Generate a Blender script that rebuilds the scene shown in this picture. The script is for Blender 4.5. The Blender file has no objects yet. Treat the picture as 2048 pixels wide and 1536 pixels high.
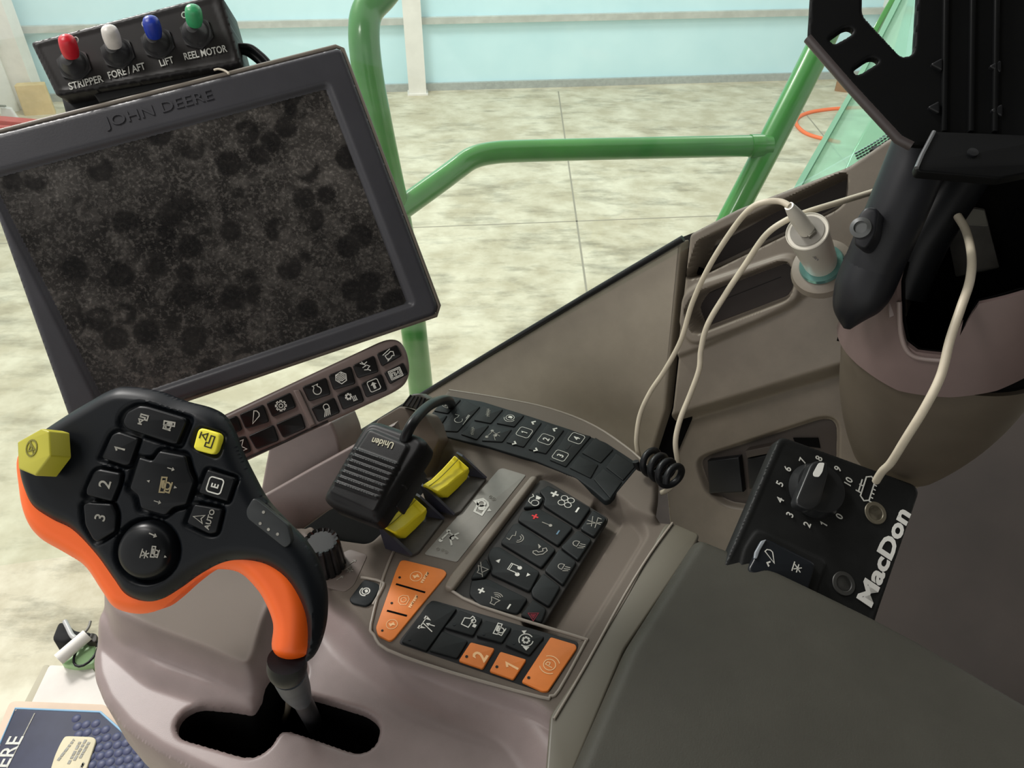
import bpy, bmesh, math, random
import numpy as np
from mathutils import Vector as V, geometry

# ---------------------------------------------------------------- camera, world, lights
SC = bpy.context.scene
PITCH = math.radians(37.2)
FPX = 1540.0
CAM = np.array([0.0, 0.0, 3.0])
RX = np.array([1.0, 0, 0]); UPV = np.array([0, math.sin(PITCH), math.cos(PITCH)]); FW = np.array([0, math.cos(PITCH), -math.sin(PITCH)])
cd = bpy.data.cameras.new('camera'); cam = bpy.data.objects.new('camera', cd); SC.collection.objects.link(cam)
cam.location = CAM; cam.rotation_euler = (math.pi/2 - PITCH, 0, 0)
cd.sensor_width = 36; cd.lens = 36*FPX/2048; cd.clip_start = 0.01; cd.clip_end = 200
SC.camera = cam

w = bpy.data.worlds.new('world'); SC.world = w; w.use_nodes = True
w.node_tree.nodes['Background'].inputs[0].default_value = (1.0, 0.99, 0.955, 1)
w.node_tree.nodes['Background'].inputs[1].default_value = 0.92

def area(name, loc, target, size, power, col=(1, 1, 1), sy=None):
    l = bpy.data.lights.new(name, 'AREA'); l.energy = power; l.color = col; l.size = size
    if sy: l.shape = 'RECTANGLE'; l.size_y = sy
    o = bpy.data.objects.new(name, l); SC.collection.objects.link(o); o.location = loc
    o.rotation_euler = (V(target) - V(loc)).to_track_quat('-Z', 'Y').to_euler()
    return o
# added lights outside the cab: key for it, fill for floor and wall
area('added_shop_light', (-3.2, 3.6, 6.5), (-0.4, 0.5, 2.4), 1.0, 300, (1, 0.97, 0.93))
area('added_shop_light', (3.0, 6.5, 7.0), (1.0, 4.0, 0.0), 1.5, 50, (1, 0.98, 0.95))
area('added_shop_light', (-2.0, 7.0, 7.0), (0, 10.2, 1.5), 1.5, 260, (1, 1, 1))
# added fill light for the cab interior, at the front of the roof
area('cab_fill_light', (-0.62, 0.35, 3.56), (0.05, 0.5, 2.5), 0.3, 5.0, (1, 0.97, 0.93))

SC.view_settings.view_transform = 'Standard'; SC.view_settings.look = 'None'
SC.view_settings.gamma = 1; SC.view_settings.use_curve_mapping = False
SC.view_settings.exposure = 0.0
random.seed(4)

# ---------------------------------------------------------------- helpers
def ray(x, y): return RX*(x-1024)/FPX + UPV*(768-y)/FPX + FW
def P(x, y, d): return CAM + ray(x, y)*d
def unit(a): a = np.array(a, float); return a/np.linalg.norm(a)

class Plane:
    def __init__(s, o, n):
        s.o = np.array(o, float); s.n = unit(n)
        if np.dot(s.n, CAM - s.o) < 0: s.n = -s.n
        s.u = unit(RX - s.n*np.dot(RX, s.n)); s.v = np.cross(s.n, s.u)
    def px(s, x, y, off=0):
        r = ray(x, y); t = np.dot(s.o + s.n*off - CAM, s.n)/np.dot(r, s.n); return CAM + r*t
    def uv(s, x, y, off=0):
        d = s.px(x, y, off) - s.o; return np.array([d @ s.u, d @ s.v])
    def w(s, a, b, c=0): return s.o + s.u*a + s.v*b + s.n*c
    def shift(s, c):
        q = Plane(s.o + s.n*c, s.n); return q
    def depth(s, x, y): return float((s.px(x, y) - CAM) @ FW)
def plane3(a, b, c): return Plane(a, np.cross(np.array(b)-a, np.array(c)-a))

class Drum:
    """upright round surface; u runs round it, v is height"""
    def __init__(s, cx, cy, r, prof): s.c = np.array([cx, cy]); s.r = r; s.prof = prof
    def uv(s, x, y, off=0):
        r = ray(x, y); o = CAM[:2] - s.c; d = r[:2]; R = s.r + off
        A = d @ d; B = 2*(o @ d); C = o @ o - R*R
        D = B*B - 4*A*C
        t = (-B - math.sqrt(max(D, 0)))/(2*A); p = CAM + r*t
        return np.array([math.atan2(p[0]-s.c[0], -(p[1]-s.c[1]))*s.r, p[2]])
    def w(s, a, b, c=0):
        th = a/s.r; R = s.r*s.prof(b) + c
        return np.array([s.c[0] + math.sin(th)*R, s.c[1] - math.cos(th)*R, b])

MATS = {}
def mat(name, rgb, rough=0.5, spec=0.5, metal=0.0, var=0.0, vscale=20, bump=0.0, bscale=400, rgb2=None, coat=0, trans=None, alpha=None, emit=None, bdist=.0005):
    if name in MATS: return MATS[name]
    m = bpy.data.materials.new(name); m.use_nodes = True; nt = m.node_tree; b = nt.nodes['Principled BSDF']
    def lin(c): return tuple(((v/255+.055)/1.055)**2.4 if v > 10 else v/255/12.92 for v in c) + (1,)
    b.inputs['Base Color'].default_value = lin(rgb); b.inputs['Roughness'].default_value = rough
    b.inputs['Specular IOR Level'].default_value = spec; b.inputs['Metallic'].default_value = metal
    if coat: b.inputs['Coat Weight'].default_value = coat
    if alpha is not None: b.inputs['Alpha'].default_value = alpha
    if emit: b.inputs['Emission Color'].default_value = lin(rgb); b.inputs['Emission Strength'].default_value = emit
    tc = nt.nodes.new('ShaderNodeTexCoord')
    if var or rgb2:
        n = nt.nodes.new('ShaderNodeTexNoise'); n.inputs['Scale'].default_value = vscale; n.inputs['Detail'].default_value = 8; n.inputs['Roughness'].default_value = .62
        nt.links.new(tc.outputs['Object'], n.inputs['Vector'])
        r = nt.nodes.new('ShaderNodeValToRGB'); r.color_ramp.elements[0].position = .38; r.color_ramp.elements[1].position = .66
        c0 = lin(rgb); c1 = lin(rgb2) if rgb2 else tuple(min(1, v*(1+var)) for v in c0[:3]) + (1,)
        if not rgb2: c0 = tuple(v*(1-var) for v in c0[:3]) + (1,)
        r.color_ramp.elements[0].color = c0; r.color_ramp.elements[1].color = c1
        nt.links.new(n.outputs['Fac'], r.inputs['Fac']); nt.links.new(r.outputs['Color'], b.inputs['Base Color'])
    if bump:
        n2 = nt.nodes.new('ShaderNodeTexNoise'); n2.inputs['Scale'].default_value = bscale; n2.inputs['Detail'].default_value = 3
        nt.links.new(tc.outputs['Object'], n2.inputs['Vector'])
        bp = nt.nodes.new('ShaderNodeBump'); bp.inputs['Strength'].default_value = bump; bp.inputs['Distance'].default_value = bdist
        nt.links.new(n2.outputs['Fac'], bp.inputs['Height']); nt.links.new(bp.outputs['Normal'], b.inputs['Normal'])
    MATS[name] = m; return m

def mesh_of(name, verts, faces, m):
    me = bpy.data.meshes.new(name); me.from_pydata([tuple(v) for v in verts], [], [tuple(f) for f in faces]); me.update()
    me.materials.append(m); return me
def finish(me, angle=38, smooth=True):
    if smooth:
        me.shade_smooth()
        try: me.set_sharp_from_angle(angle=math.radians(angle))
        except Exception: pass
def origin_of(p):
    o = V((0, 0, 0))
    while p is not None: o += V(p.location); p = p.parent
    return o
def put(name, verts, faces, m, parent=None, angle=38, smooth=True, fix=True, loc=None):
    verts = np.array([tuple(v) for v in verts], float)
    if parent is None:
        c = np.array([*(verts[:, :2].min(0)+verts[:, :2].max(0))/2, verts[:, 2].min()]) if loc is None else np.array(loc)
    else: c = np.array(origin_of(parent))
    me = mesh_of(name, verts - c, faces, m)
    if fix:
        bm = bmesh.new(); bm.from_mesh(me); bmesh.ops.recalc_face_normals(bm, faces=bm.faces); bm.to_mesh(me); bm.free()
    finish(me, angle, smooth)
    o = bpy.data.objects.new(name, me); SC.collection.objects.link(o)
    if parent is None: o.location = c
    else: o.parent = parent
    return o
def tag(o, label, cat, group=None):
    o['label'] = label; o['category'] = cat
    if group: o['group'] = group
    return o
def thing(name, label, cat, loc, group=None):
    o = bpy.data.objects.new(name, None); SC.collection.objects.link(o); o.location = loc; o.empty_display_size = .02
    return tag(o, label, cat, group)
def struct(o): o['kind'] = 'structure'; return o

def rnd(pts, r, n=5):
    """round the corners of a 2D polygon"""
    out = []; N = len(pts)
    for i in range(N):
        a, b, c = pts[i-1], pts[i], pts[(i+1) % N]
        la, lc = np.linalg.norm(a-b), np.linalg.norm(c-b)
        ra = min(r, la*.45); rc = min(r, lc*.45)
        p, q = b+(a-b)/max(la, 1e-9)*ra, b+(c-b)/max(lc, 1e-9)*rc
        for k in range(n+1):
            t = k/n; out.append((1-t)**2*p + 2*t*(1-t)*b + t*t*q)
    return out
def crom(pts, n=6, closed=False):
    pts = [np.array(p, float) for p in pts]; N = len(pts); out = []
    rng = range(N) if closed else range(N-1)
    for i in rng:
        if closed: a, b, c, d = pts[i-1], pts[i], pts[(i+1) % N], pts[(i+2) % N]
        else: a, b, c, d = pts[max(i-1, 0)], pts[i], pts[i+1], pts[min(i+2, N-1)]
        for k in range(n):
            t = k/n; out.append(.5*((2*b) + (c-a)*t + (2*a-5*b+4*c-d)*t*t + (3*b-a-3*c+d)*t**3))
    if not closed: out.append(pts[-1])
    return out
def ccw(p): 
    a = sum(p[i-1][0]*p[i][1]-p[i][0]*p[i-1][1] for i in range(len(p)))
    return p if a > 0 else p[::-1]
def inset(p, d):
    N = len(p); out = []
    for i in range(N):
        e1 = p[i]-p[i-1]; e2 = p[(i+1) % N]-p[i]
        e1 = e1/max(np.linalg.norm(e1), 1e-9); e2 = e2/max(np.linalg.norm(e2), 1e-9)
        n1 = np.array([-e1[1], e1[0]]); n2 = np.array([-e2[1], e2[0]]); m = n1+n2; l = np.linalg.norm(m)
        m = m/l if l > 1e-6 else n1
        out.append(p[i] + m*d/max(.6, float(m @ n1)))
    return out
def capface(poly, idx):
    tris = geometry.tessellate_polygon([[V((q[0], q[1], 0)) for q in poly]])
    return [tuple(idx[k] for k in t) for t in tris]
def slab2(S, poly, z0, z1, bevel=0, seg=3):
    poly = ccw([np.array(q) for q in poly]); N = len(poly)
    rings = [(poly, z0)]
    if bevel > 0:
        for k in range(seg+1):
            a = math.pi/2*k/seg
            rings.append((inset(poly, bevel*(1-math.cos(a))), z1-bevel+bevel*math.sin(a)))
    else: rings.append((poly, z1))
    vs = []; fs = []
    for pl, z in rings: vs += [S.w(q[0], q[1], z) for q in pl]
    for r in range(len(rings)-1):
        for i in range(N):
            j = (i+1) % N; fs.append((r*N+i, r*N+j, (r+1)*N+j, (r+1)*N+i))
    last = (len(rings)-1)*N
    fs += capface(rings[-1][0], list(range(last, last+N)))
    fs += [t[::-1] for t in capface(poly, list(range(N)))]
    return vs, fs
def slab(name, S, px, z0, z1, m, parent=None, bevel=.0008, r=0, seg=3, smoothed=False, at=None, **k):
    a = z1 if at is None else at
    p = [S.uv(x, y, a) for x, y in px]
    if smoothed: p = crom(p, 5, True)
    if r: p = rnd(ccw(p), r)
    return put(name, *slab2(S, p, z0, z1, bevel, seg), m, parent, **k)

def join(parts):
    vs = []; fs = []
    for v, f in parts:
        n = len(vs); vs += list(v); fs += [tuple(i+n for i in q) for q in f]
    return vs, fs

def tube_geo(pts, r, n=12, closed=False, rad=None):
    pts = [np.array(p, float) for p in pts]; N = len(pts); vs = []; fs = []
    up = None
    for i, p in enumerate(pts):
        t = unit((pts[(i+1) % N] if (closed or i < N-1) else p) - (pts[i-1] if (closed or i > 0) else p))
        if up is None: up = unit(np.cross(t, [0.3, 0.2, 0.93]))
        up = unit(up - t*(up @ t)); b = np.cross(t, up); rr = r if rad is None else rad[i]
        for k in range(n):
            a = 2*math.pi*k/n; vs.append(p + (up*math.cos(a)+b*math.sin(a))*rr)
    R = N if closed else N-1
    for i in range(R):
        for k in range(n):
            j = (i+1) % N; fs.append((i*n+k, i*n+(k+1) % n, j*n+(k+1) % n, j*n+k))
    if not closed:
        fs.append(tuple(range(n))[::-1]); fs.append(tuple((N-1)*n+k for k in range(n)))
    return vs, fs
def tube(name, pts, r, m, parent=None, n=12, sm=8, rad=None, closed=False):
    if rad is not None and sm:
        q = crom([np.append(p, a) for p, a in zip(pts, rad)], sm); pts = [a[:3] for a in q]; rad = [a[3] for a in q]
    elif sm: pts = crom(pts, sm, closed)
    return put(name, *tube_geo(pts, r, n, closed, rad), m, parent, angle=50)
def lathe_geo(o, ax, prof, n=40, rib=0, ribamp=0):
    ax = unit(ax); u = unit(np.cross(ax, [0.1, 0.9, 0.3])); v = np.cross(ax, u); vs = []; fs = []
    for r, h in prof:
        for k in range(n):
            a = 2*math.pi*k/n; rr = r*(1 - (ribamp if (rib and (k*rib//n*n != k*rib) and (k % 4) in (0, 1)) else 0))
            vs.append(np.array(o)+ax*h+(u*math.cos(a)+v*math.sin(a))*rr)
    for i in range(len(prof)-1):
        for k in range(n): fs.append((i*n+k, i*n+(k+1) % n, (i+1)*n+(k+1) % n, (i+1)*n+k))
    fs.append(tuple(range(n))[::-1]); fs.append(tuple((len(prof)-1)*n+k for k in range(n)))
    return vs, fs
def lathe(name, o, ax, prof, m, parent=None, n=40, rib=0, ribamp=0, angle=35):
    return put(name, *lathe_geo(o, ax, prof, n, rib, ribamp), m, parent, angle=angle)
def ball(name, c, rx, m, parent=None, ax=(0, 0, 1), squash=1.0, n=24):
    prof = [(rx*math.sin(math.pi*k/12)+1e-5, -rx*squash*math.cos(math.pi*k/12)) for k in range(13)]
    return lathe(name, c, ax, prof, m, parent, n)

# flat ink: lines, filled shapes and letters lying on a surface
def ribbon(S, pts, wd, z, th=.00012):
    pts = [np.array(p, float) for p in pts]
    pts = [p for i, p in enumerate(pts) if i == 0 or np.linalg.norm(p-pts[i-1]) > 1e-6]
    closed = len(pts) > 2 and np.linalg.norm(pts[0]-pts[-1]) < 1e-5
    if closed: pts = pts[:-1]
    N = len(pts); L = []; Rr = []
    for i, p in enumerate(pts):
        a = pts[i-1] if (i > 0 or closed) else None; c = pts[(i+1) % N] if (i < N-1 or closed) else None
        d1 = unit(p-a) if a is not None else unit(c-p); d2 = unit(c-p) if c is not None else d1
        n1 = np.array([-d1[1], d1[0]]); n2 = np.array([-d2[1], d2[0]]); m = n1+n2; l = np.linalg.norm(m)
        m = m/l if l > .2 else n1
        k = wd/2/max(.55, float(m @ n1)); L.append(p+m*k); Rr.append(p-m*k)
    vs = []; fs = []
    for i in range(N): vs += [S.w(*L[i], z+th), S.w(*Rr[i], z+th), S.w(*L[i], z-th), S.w(*Rr[i], z-th)]
    for i in range(N if closed else N-1):
        a, b = i*4, ((i+1) % N)*4
        fs += [(a, a+1, b+1, b), (a, b, b+2, a+2), (a+1, a+3, b+3, b+1)]
    return vs, fs
def circ(cx, cy, r, a0=0, a1=360, n=16):
    return [(cx+r*math.cos(math.radians(a0+(a1-a0)*k/n)), cy+r*math.sin(math.radians(a0+(a1-a0)*k/n))) for k in range(n+1)]
def rrect(w, h, r=.25):
    o = []
    for cx, cy, a in ((w-r, h-r, 0), (-w+r, h-r, 90), (-w+r, -h+r, 180), (w-r, -h+r, 270)): o += circ(cx, cy, r, a, a+90, 4)
    return o + [o[0]]
def gear(r, n=8, d=.22):
    o = []
    for k in range(n):
        for q, rr in ((0, r), (.25, r), (.3, r+d), (.7, r+d), (.75, r)):
            a = 2*math.pi*(k+q)/n; o.append((rr*math.cos(a), rr*math.sin(a)))
    return o + [o[0]]
ICON = {
 'gear': [('l', gear(.62)), ('l', circ(0, 0, .3))],
 'gear2': [('l', gear(.45)), ('l', circ(0, 0, .2)), ('l', circ(0, 0, .95, 100, 200)), ('l', [(-1, -.1), (-.93, -.4), (-.7, -.2)])],
 'wedge': [('l', [(-.8, -.9), (.2, .9), (.6, .7), (.75, .2), (.6, -.2), (-.8, -.9)])],
 'dial': [('l', circ(0, -.15, .62, 60, -240)), ('l', [(.3, .4), (.3, .75), (-.3, .75), (-.3, .4)]), ('l', [(.5, .75), (-.5, .75)])],
 'mesh': [('l', [(-.9, 0), (-.6, .75), (.3, .9), (.9, .3), (.6, -.65), (-.3, -.85), (-.9, 0)])] + [('l', [(-.7, y), (-.35, y+.15), (0, y), (.35, y+.15), (.7, y)]) for y in (-.45, -.2, .05, .3, .55)],
 'swirl': [('l', [(-.6, .8), (-.1, .4), (.5, .6)]), ('l', [(-.3, .9), (.1, .1), (-.5, 0)]), ('l', [(.2, .2), (.6, -.2), (.1, -.5)]), ('l', [(-.4, -.4), (.2, -.6), (.5, -.9)])],
 'crane': [('l', [(-.9, .4), (.5, .9)]), ('l', [(-.6, .2), (-.5, -.4), (0, -.5), (.4, -.2), (.7, -.3), (.8, .3), (.4, .5), (0, .3), (-.6, .2)]), ('f', [(-.6, -.8), (-.1, -.6), (-.4, -.3)])],
 'lamp': [('l', circ(.15, .5, .42, -20, 200) + [(-.25, .1), (.55, .1), (.55, .4)])] + [('l', [(-.2+.22*k, 0), (-.7+.3*k, -.9)]) for k in range(4)],
 'sunheat': [('l', gear(.3, 7, .2)), ('l', [(.5, -.2), (.5, -.9)]), ('l', [(.75, -.2), (.75, -.9)]), ('l', [(1, -.2), (1, -.9)]), ('l', [(.4, -.95), (1.1, -.95)])],
 'homearrow': [('l', rrect(.85, .85, .3)), ('f', [(0, .55), (.5, .1), (.2, .1), (.2, -.55), (-.2, -.55), (-.2, .1), (-.5, .1)])],
 'chart': [('l', rrect(.95, .7, .06)), ('l', rrect(.75, .5, .05)), ('l', [(-.55, -.3), (-.55, .25), (-.2, .25), (-.2, -.3)]), ('l', [(0, .3), (0, -.3), (.3, 0), (.5, .3), (.5, -.3)])],
 'hour': [('l', [(-.7, .8), (.7, .8), (-.5, -.8), (.6, -.8), (-.7, .8)])],
 'plus': [('f', [(-.2, .8), (.2, .8), (.2, .2), (.8, .2), (.8, -.2), (.2, -.2), (.2, -.8), (-.2, -.8), (-.2, -.2), (-.8, -.2), (-.8, .2), (-.2, .2)])],
 'minus': [('f', [(-.8, .2), (.8, .2), (.8, -.2), (-.8, -.2)])],
 'fan': [('l', circ(.42, .42, .4)), ('l', circ(-.42, .42, .4)), ('l', circ(.42, -.42, .4)), ('l', circ(-.42, -.42, .4))],
 'phone': [('l', [(-.7, .5), (-.8, 0), (-.3, -.6), (.4, -.8), (.7, -.5), (.4, -.2), (.1, -.4), (-.3, 0), (-.2, .3), (-.45, .6), (-.7, .5)]), ('f', [(.2, .2), (.8, .6), (.6, .1)])],
 'swap': [('l', [(-.6, .9), (-.7, .5), (0, .5), (.1, .2), (.7, .4)]), ('l', circ(-.05, -.2, .6, 190, 350)), ('l', circ(-.05, -.2, .35, 190, 350))],
 'note': [('l', [(-.5, -.6), (-.5, .8), (.5, .8), (.5, -.3)]), ('l', [(-.5, .6), (.5, .6)]), ('f', circ(-.65, -.6, .28)), ('f', circ(.35, -.4, .28))],
 'skip': [('f', [(-.6, .6), (-.6, -.6), (.4, 0)]), ('l', [(.55, .7), (.55, -.7)])],
 'speaker': [('l', [(-.9, .3), (-.5, .3), (0, .6), (0, -.6), (-.5, -.3), (-.9, -.3), (-.9, .3)]), ('l', circ(.0, 0, .4, -45, 45)), ('l', circ(.0, 0, .65, -45, 45)), ('l', circ(.0, 0, .9, -45, 45))],
 'mute': [('l', [(-.7, .3), (-.3, .3), (.3, .7), (.3, -.7), (-.3, -.3), (-.7, -.3), (-.7, .3)]), ('l', [(-1, -.6), (.9, .7)])],
 'thermo': [('l', [(0, .9), (0, -.4)]), ('f', circ(0, -.6, .28))],
 'animal': [('l', [(-.8, -.1), (-.5, .5), (0, .6), (.5, .3), (.8, .6)]), ('l', circ(-.4, -.3, .45)), ('f', [(.2, -.1), (.8, .1), (.7, -.6), (.3, -.5)])],
 'beacon': [('l', [(-.9, 0), (.8, .6)]), ('l', [(-.8, .7), (.4, -.9)]), ('l', [(-.2, .9), (0, -.9)]), ('l', [(-.9, -.5), (.9, -.1), (.9, -.6)])],
 'work': [('l', circ(.1, .35, .45, -10, 190) + [(-.35, .1), (.55, .1), (.55, .3)]), ('l', [(-.5, -.1), (-.1, -.8)]), ('l', [(-.1, -.1), (.2, -.9)]), ('l', [(.3, -.1), (.5, -.8)])],
 'hazard': [('l', [(0, .8), (.85, -.6), (-.85, -.6), (0, .8)]), ('l', [(0, .3), (.4, -.35), (-.4, -.35), (0, .3)]), ('f', [(0, .1), (.2, -.25), (-.2, -.25)])],
 'park': [('l', circ(0, 0, .55)), ('l', circ(0, 0, .9, 130, 230)), ('l', circ(0, 0, .9, -50, 50)), ('l', [(-.15, -.35), (-.15, .35), (.15, .3), (.2, .05), (-.15, 0)])],
 'ring': [('l', circ(0, 0, .75)), ('f', [(-.4, .1), (.1, .5), (.1, .1), (.4, -.1), (-.1, -.5), (-.1, -.1)])],
 'engine': [('l', [(-.7, -.5), (-.8, .2), (-.4, .6), (.3, .7), (.7, .3), (.7, -.4), (.2, -.7), (-.7, -.5)]), ('l', circ(0, 0, .35))],
 'lockp': [('l', circ(.15, 0, .6)), ('l', circ(.0, 0, .8, 100, 260)), ('f', [(0, -.3), (.4, -.3), (.5, 0), (.4, .3), (0, .3)])],
 'rake': [('l', [(-.8, .5), (.9, .5)]), ('f', [(-.8, .7), (-.4, .7), (-.4, -.1), (-.6, .3)]), ('f', [(.5, .7), (.9, .7), (.8, .3), (.6, -.1)]), ('l', [(0, .5), (-.5, -.9)]), ('l', [(.2, -.8), (.1, -.1)]), ('f', [(-.1, -.2), (.3, -.2), (.1, .2)])],
 'machine': [('l', [(-.7, .2), (-.7, .7), (.2, .8), (.4, .2), (.8, .1), (.7, -.2), (-.7, -.2), (-.7, .2)]), ('l', circ(.3, -.3, .25)), ('f', [(-.4, -.5), (0, -.5), (0, -.9), (-.4, -.9)])],
 'around': [('l', circ(0, 0, .7, -30, 150)), ('l', circ(0, 0, .7, 170, 290)), ('l', gear(.25, 7, .12)), ('f', [(.5, .5), (1, .5), (.7, .9)]), ('f', [(-.5, -.7), (-1, -.6), (-.8, -.1)])],
 'seed': [('l', [(-.6, .7), (.5, .5), (.1, -.7)]), ('l', [(-.8, -.5), (0, .1), (.8, -.4)]), ('f', circ(-.7, .7, .2)), ('f', circ(.6, .6, .2)), ('f', circ(0, -.1, .25))],
 'auger': [('l', [(-.9, -.2), (.9, .4)])] + [('l', [(-.7+.3*k, -.45+.1*k), (-.5+.3*k, .2+.1*k)]) for k in range(5)],
 'start': [('l', circ(-.35, 0, .45, 40, 320)), ('l', [(0, .3), (.4, .3), (.4, .8)]), ('l', [(-.9, -.8), (.9, -.8)]), ('l', [(.2, -.65), (.9, -.65)])],
 'chev': [('f', [(-.7, -.3), (0, .4), (.7, -.3), (.4, -.5), (0, -.05), (-.4, -.5)])],
 'chevd': [('f', [(-.7, .3), (0, -.4), (.7, .3), (.4, .5), (0, .05), (-.4, .5)])],
 'arrowr': [('l', [(-.8, 0), (.7, 0)]), ('l', [(.3, .35), (.75, 0), (.3, -.35)])],
 'tri': [('f', [(-.4, -.4), (.4, -.4), (0, .5)])],
 'frame': [('l', rrect(.9, .9, .35))],
 'noway': [('l', circ(0, 0, .8)), ('l', [(-.5, -.6), (.5, .5)]), ('l', [(-.4, .3), (.4, .3), (0, -.5), (-.4, .3)])],
 'belt': [('l', [(-.9, 0), (-.7, .3), (.7, .3), (.9, 0), (.7, -.3), (-.7, -.3), (-.9, 0)]), ('l', [(-.5, .5), (.4, .5)]), ('l', [(-.5, .3), (-.5, .7)]), ('l', [(0, .3), (0, .6)])] + [('l', [(-.75+.3*k, -.3), (-.75+.3*k, -.5)]) for k in range(6)],
 'star': [('l', [(-.7, 0), (.7, 0)]), ('l', [(-.4, .6), (.4, -.6)]), ('l', [(-.4, -.6), (.4, .6)]), ('l', [(-.8, .75), (.8, .75)])],
 'dot': [('f', circ(0, 0, .8, n=12))],
 'combine': [('l', [(-.8, -.3), (-.7, .4), (.1, .5), (.3, .9), (.8, .4), (.6, -.1), (.3, -.3), (-.8, -.3)]), ('f', circ(-.1, .05, .3)), ('l', circ(.3, .3, .3)), ('f', [(-.3, -.5), (.1, -.5), (-.1, -.8)])],
 'boom': [('l', [(-.9, -.9), (-.3, -.5), (-.2, .3)]), ('l', [(-.2, -.5), (.2, -.2), (1, .8)]), ('l', [(-.7, -.1), (.1, -.9)]), ('l', [(-.9, -.5), (.2, -.5)]), ('l', [(0, -.6), (.6, .1), (.2, .2), (0, -.6)])],
 'navarrow': [('l', [(0, .9), (.6, -.7), (0, -.3), (-.6, -.7), (0, .9)])],
 'turn': [('l', [(.7, .7), (.7, -.5), (0, -.5), (0, -.1), (.3, -.1), (.3, .7), (.7, .7)]), ('l', [(-.1, .1), (-.6, .5), (-.1, .8), (-.1, .1)]), ('l', [(-.8, .1), (-.8, .8)])],
 'header': [('l', [(-.8, .4), (.7, .6), (.8, .1), (-.7, -.1), (-.8, .4)]), ('f', [(-.4, .1), (.5, .2), (.4, .5), (-.3, .35)]), ('l', circ(0, -.2, .35)), ('l', [(-.6, 0), (-.6, -.6), (.5, -.6)])],
}
def icon(name, S, c, rv, size, glyph, m, parent, z, lw=None):
    """glyph centred on photo point c, its right side towards rv, size = half width in px"""
    c0 = S.uv(*c, z); k = size/math.hypot(*rv); e = S.uv(c[0]+rv[0]*k, c[1]+rv[1]*k, z) - c0
    L = np.linalg.norm(e); f = np.array([-e[1], e[0]]); lw = lw or L*.17; parts = []
    for kind, pts in ICON[glyph]:
        q = [c0 + e*a + f*b for a, b in pts]
        if kind == 'l': parts.append(ribbon(S, q, lw, z))
        else:
            if np.linalg.norm(q[0]-q[-1]) < 1e-6: q = q[:-1]
            parts.append(slab2(S, q, z-.0001, z+.00012))
    return put(name, *join(parts), m, parent, smooth=False, fix=False)
def text_geo(S, s, p0, p1, z, h=None, th=.00015, bold=0, shear=0):
    cu = bpy.data.curves.new('t', 'FONT'); cu.body = s; cu.size = 1; cu.offset = bold; cu.resolution_u = 3; cu.shear = shear
    ob = bpy.data.objects.new('t', cu); SC.collection.objects.link(ob)
    dg = bpy.context.evaluated_depsgraph_get(); me = bpy.data.meshes.new_from_object(ob.evaluated_get(dg))
    vs = np.array([v.co[:] for v in me.vertices]); fs = [tuple(f.vertices) for f in me.polygons]
    bpy.data.objects.remove(ob); bpy.data.curves.remove(cu); bpy.data.meshes.remove(me)
    a = S.uv(*p0, z); b = S.uv(*p1, z); e = b-a; L = np.linalg.norm(e); e = e/L; f = np.array([-e[1], e[0]])
    x0, x1 = vs[:, 0].min(), vs[:, 0].max(); sx = L/(x1-x0); sy = sx if h is None else h/.7
    top = [S.w(*(a + e*(v[0]-x0)*sx + f*v[1]*sy), z+th) for v in vs]
    bot = [S.w(*(a + e*(v[0]-x0)*sx + f*v[1]*sy), z-th) for v in vs]
    n = len(vs); cnt = {}
    for q in fs:
        for i in range(len(q)):
            k = (q[i], q[(i+1) % len(q)]); cnt[k] = 1
    side = [(k[0], k[0]+n, k[1]+n, k[1]) for k in cnt if (k[1], k[0]) not in cnt]
    return top+bot, fs + side
def letter(name, S, s, c, rv, h, m, parent, z, bold=.01):
    c = np.array(c, float); d = np.array(rv, float)/math.hypot(*rv)*10
    cu = bpy.data.curves.new('t', 'FONT'); cu.body = s; ob = bpy.data.objects.new('t', cu); SC.collection.objects.link(ob); bpy.context.view_layer.update()
    wr = ob.dimensions.x/.7 if s != '1' else .5; bpy.data.objects.remove(ob); bpy.data.curves.remove(cu)
    a = S.uv(*c, z); e = S.uv(*(c+d), z)-a; pxm = 10/np.linalg.norm(e); e = e/np.linalg.norm(e); f = np.array([-e[1], e[0]])
    class Q: pass
    st = a - f*h/2 - e*h*wr/2; en = st + e*h*wr
    class SS:
        def uv(self, x, y, off=0): return st if x == 0 else en
        def w(self, *k): return S.w(*k)
    if s == '1': return put(name, *join([ribbon(S, [st+e*h*.05+f*h*.72, st+e*h*.3+f*h*.94, st+e*h*.3], h*.17, z)]), m, parent, smooth=False, fix=False)
    return put(name, *text_geo(SS(), s, (0, 0), (1, 0), z, h=h, bold=bold), m, parent, smooth=False, fix=False)
def text(name, S, s, p0, p1, m, parent, z, **k):
    return put(name, *text_geo(S, s, p0, p1, z, **k), m, parent, smooth=False, fix=False)

def dashes(name, S, lines, z, wd, m, parent, seed=1, k=7):
    rg = random.Random(seed); out = []
    for p0, p1 in lines:
        a = S.uv(*p0, z); b = S.uv(*p1, z); t = 0
        while t < .97:
            e = min(1, t + rg.uniform(.6, 1.6)/k); out.append(ribbon(S, [a+(b-a)*t, a+(b-a)*(t+e)/2 + np.array([0, wd*.15]), a+(b-a)*e], wd, z)); t = e + rg.uniform(.02, .07)
    return put(name, *join(out), m, parent, smooth=False, fix=False)

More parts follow.
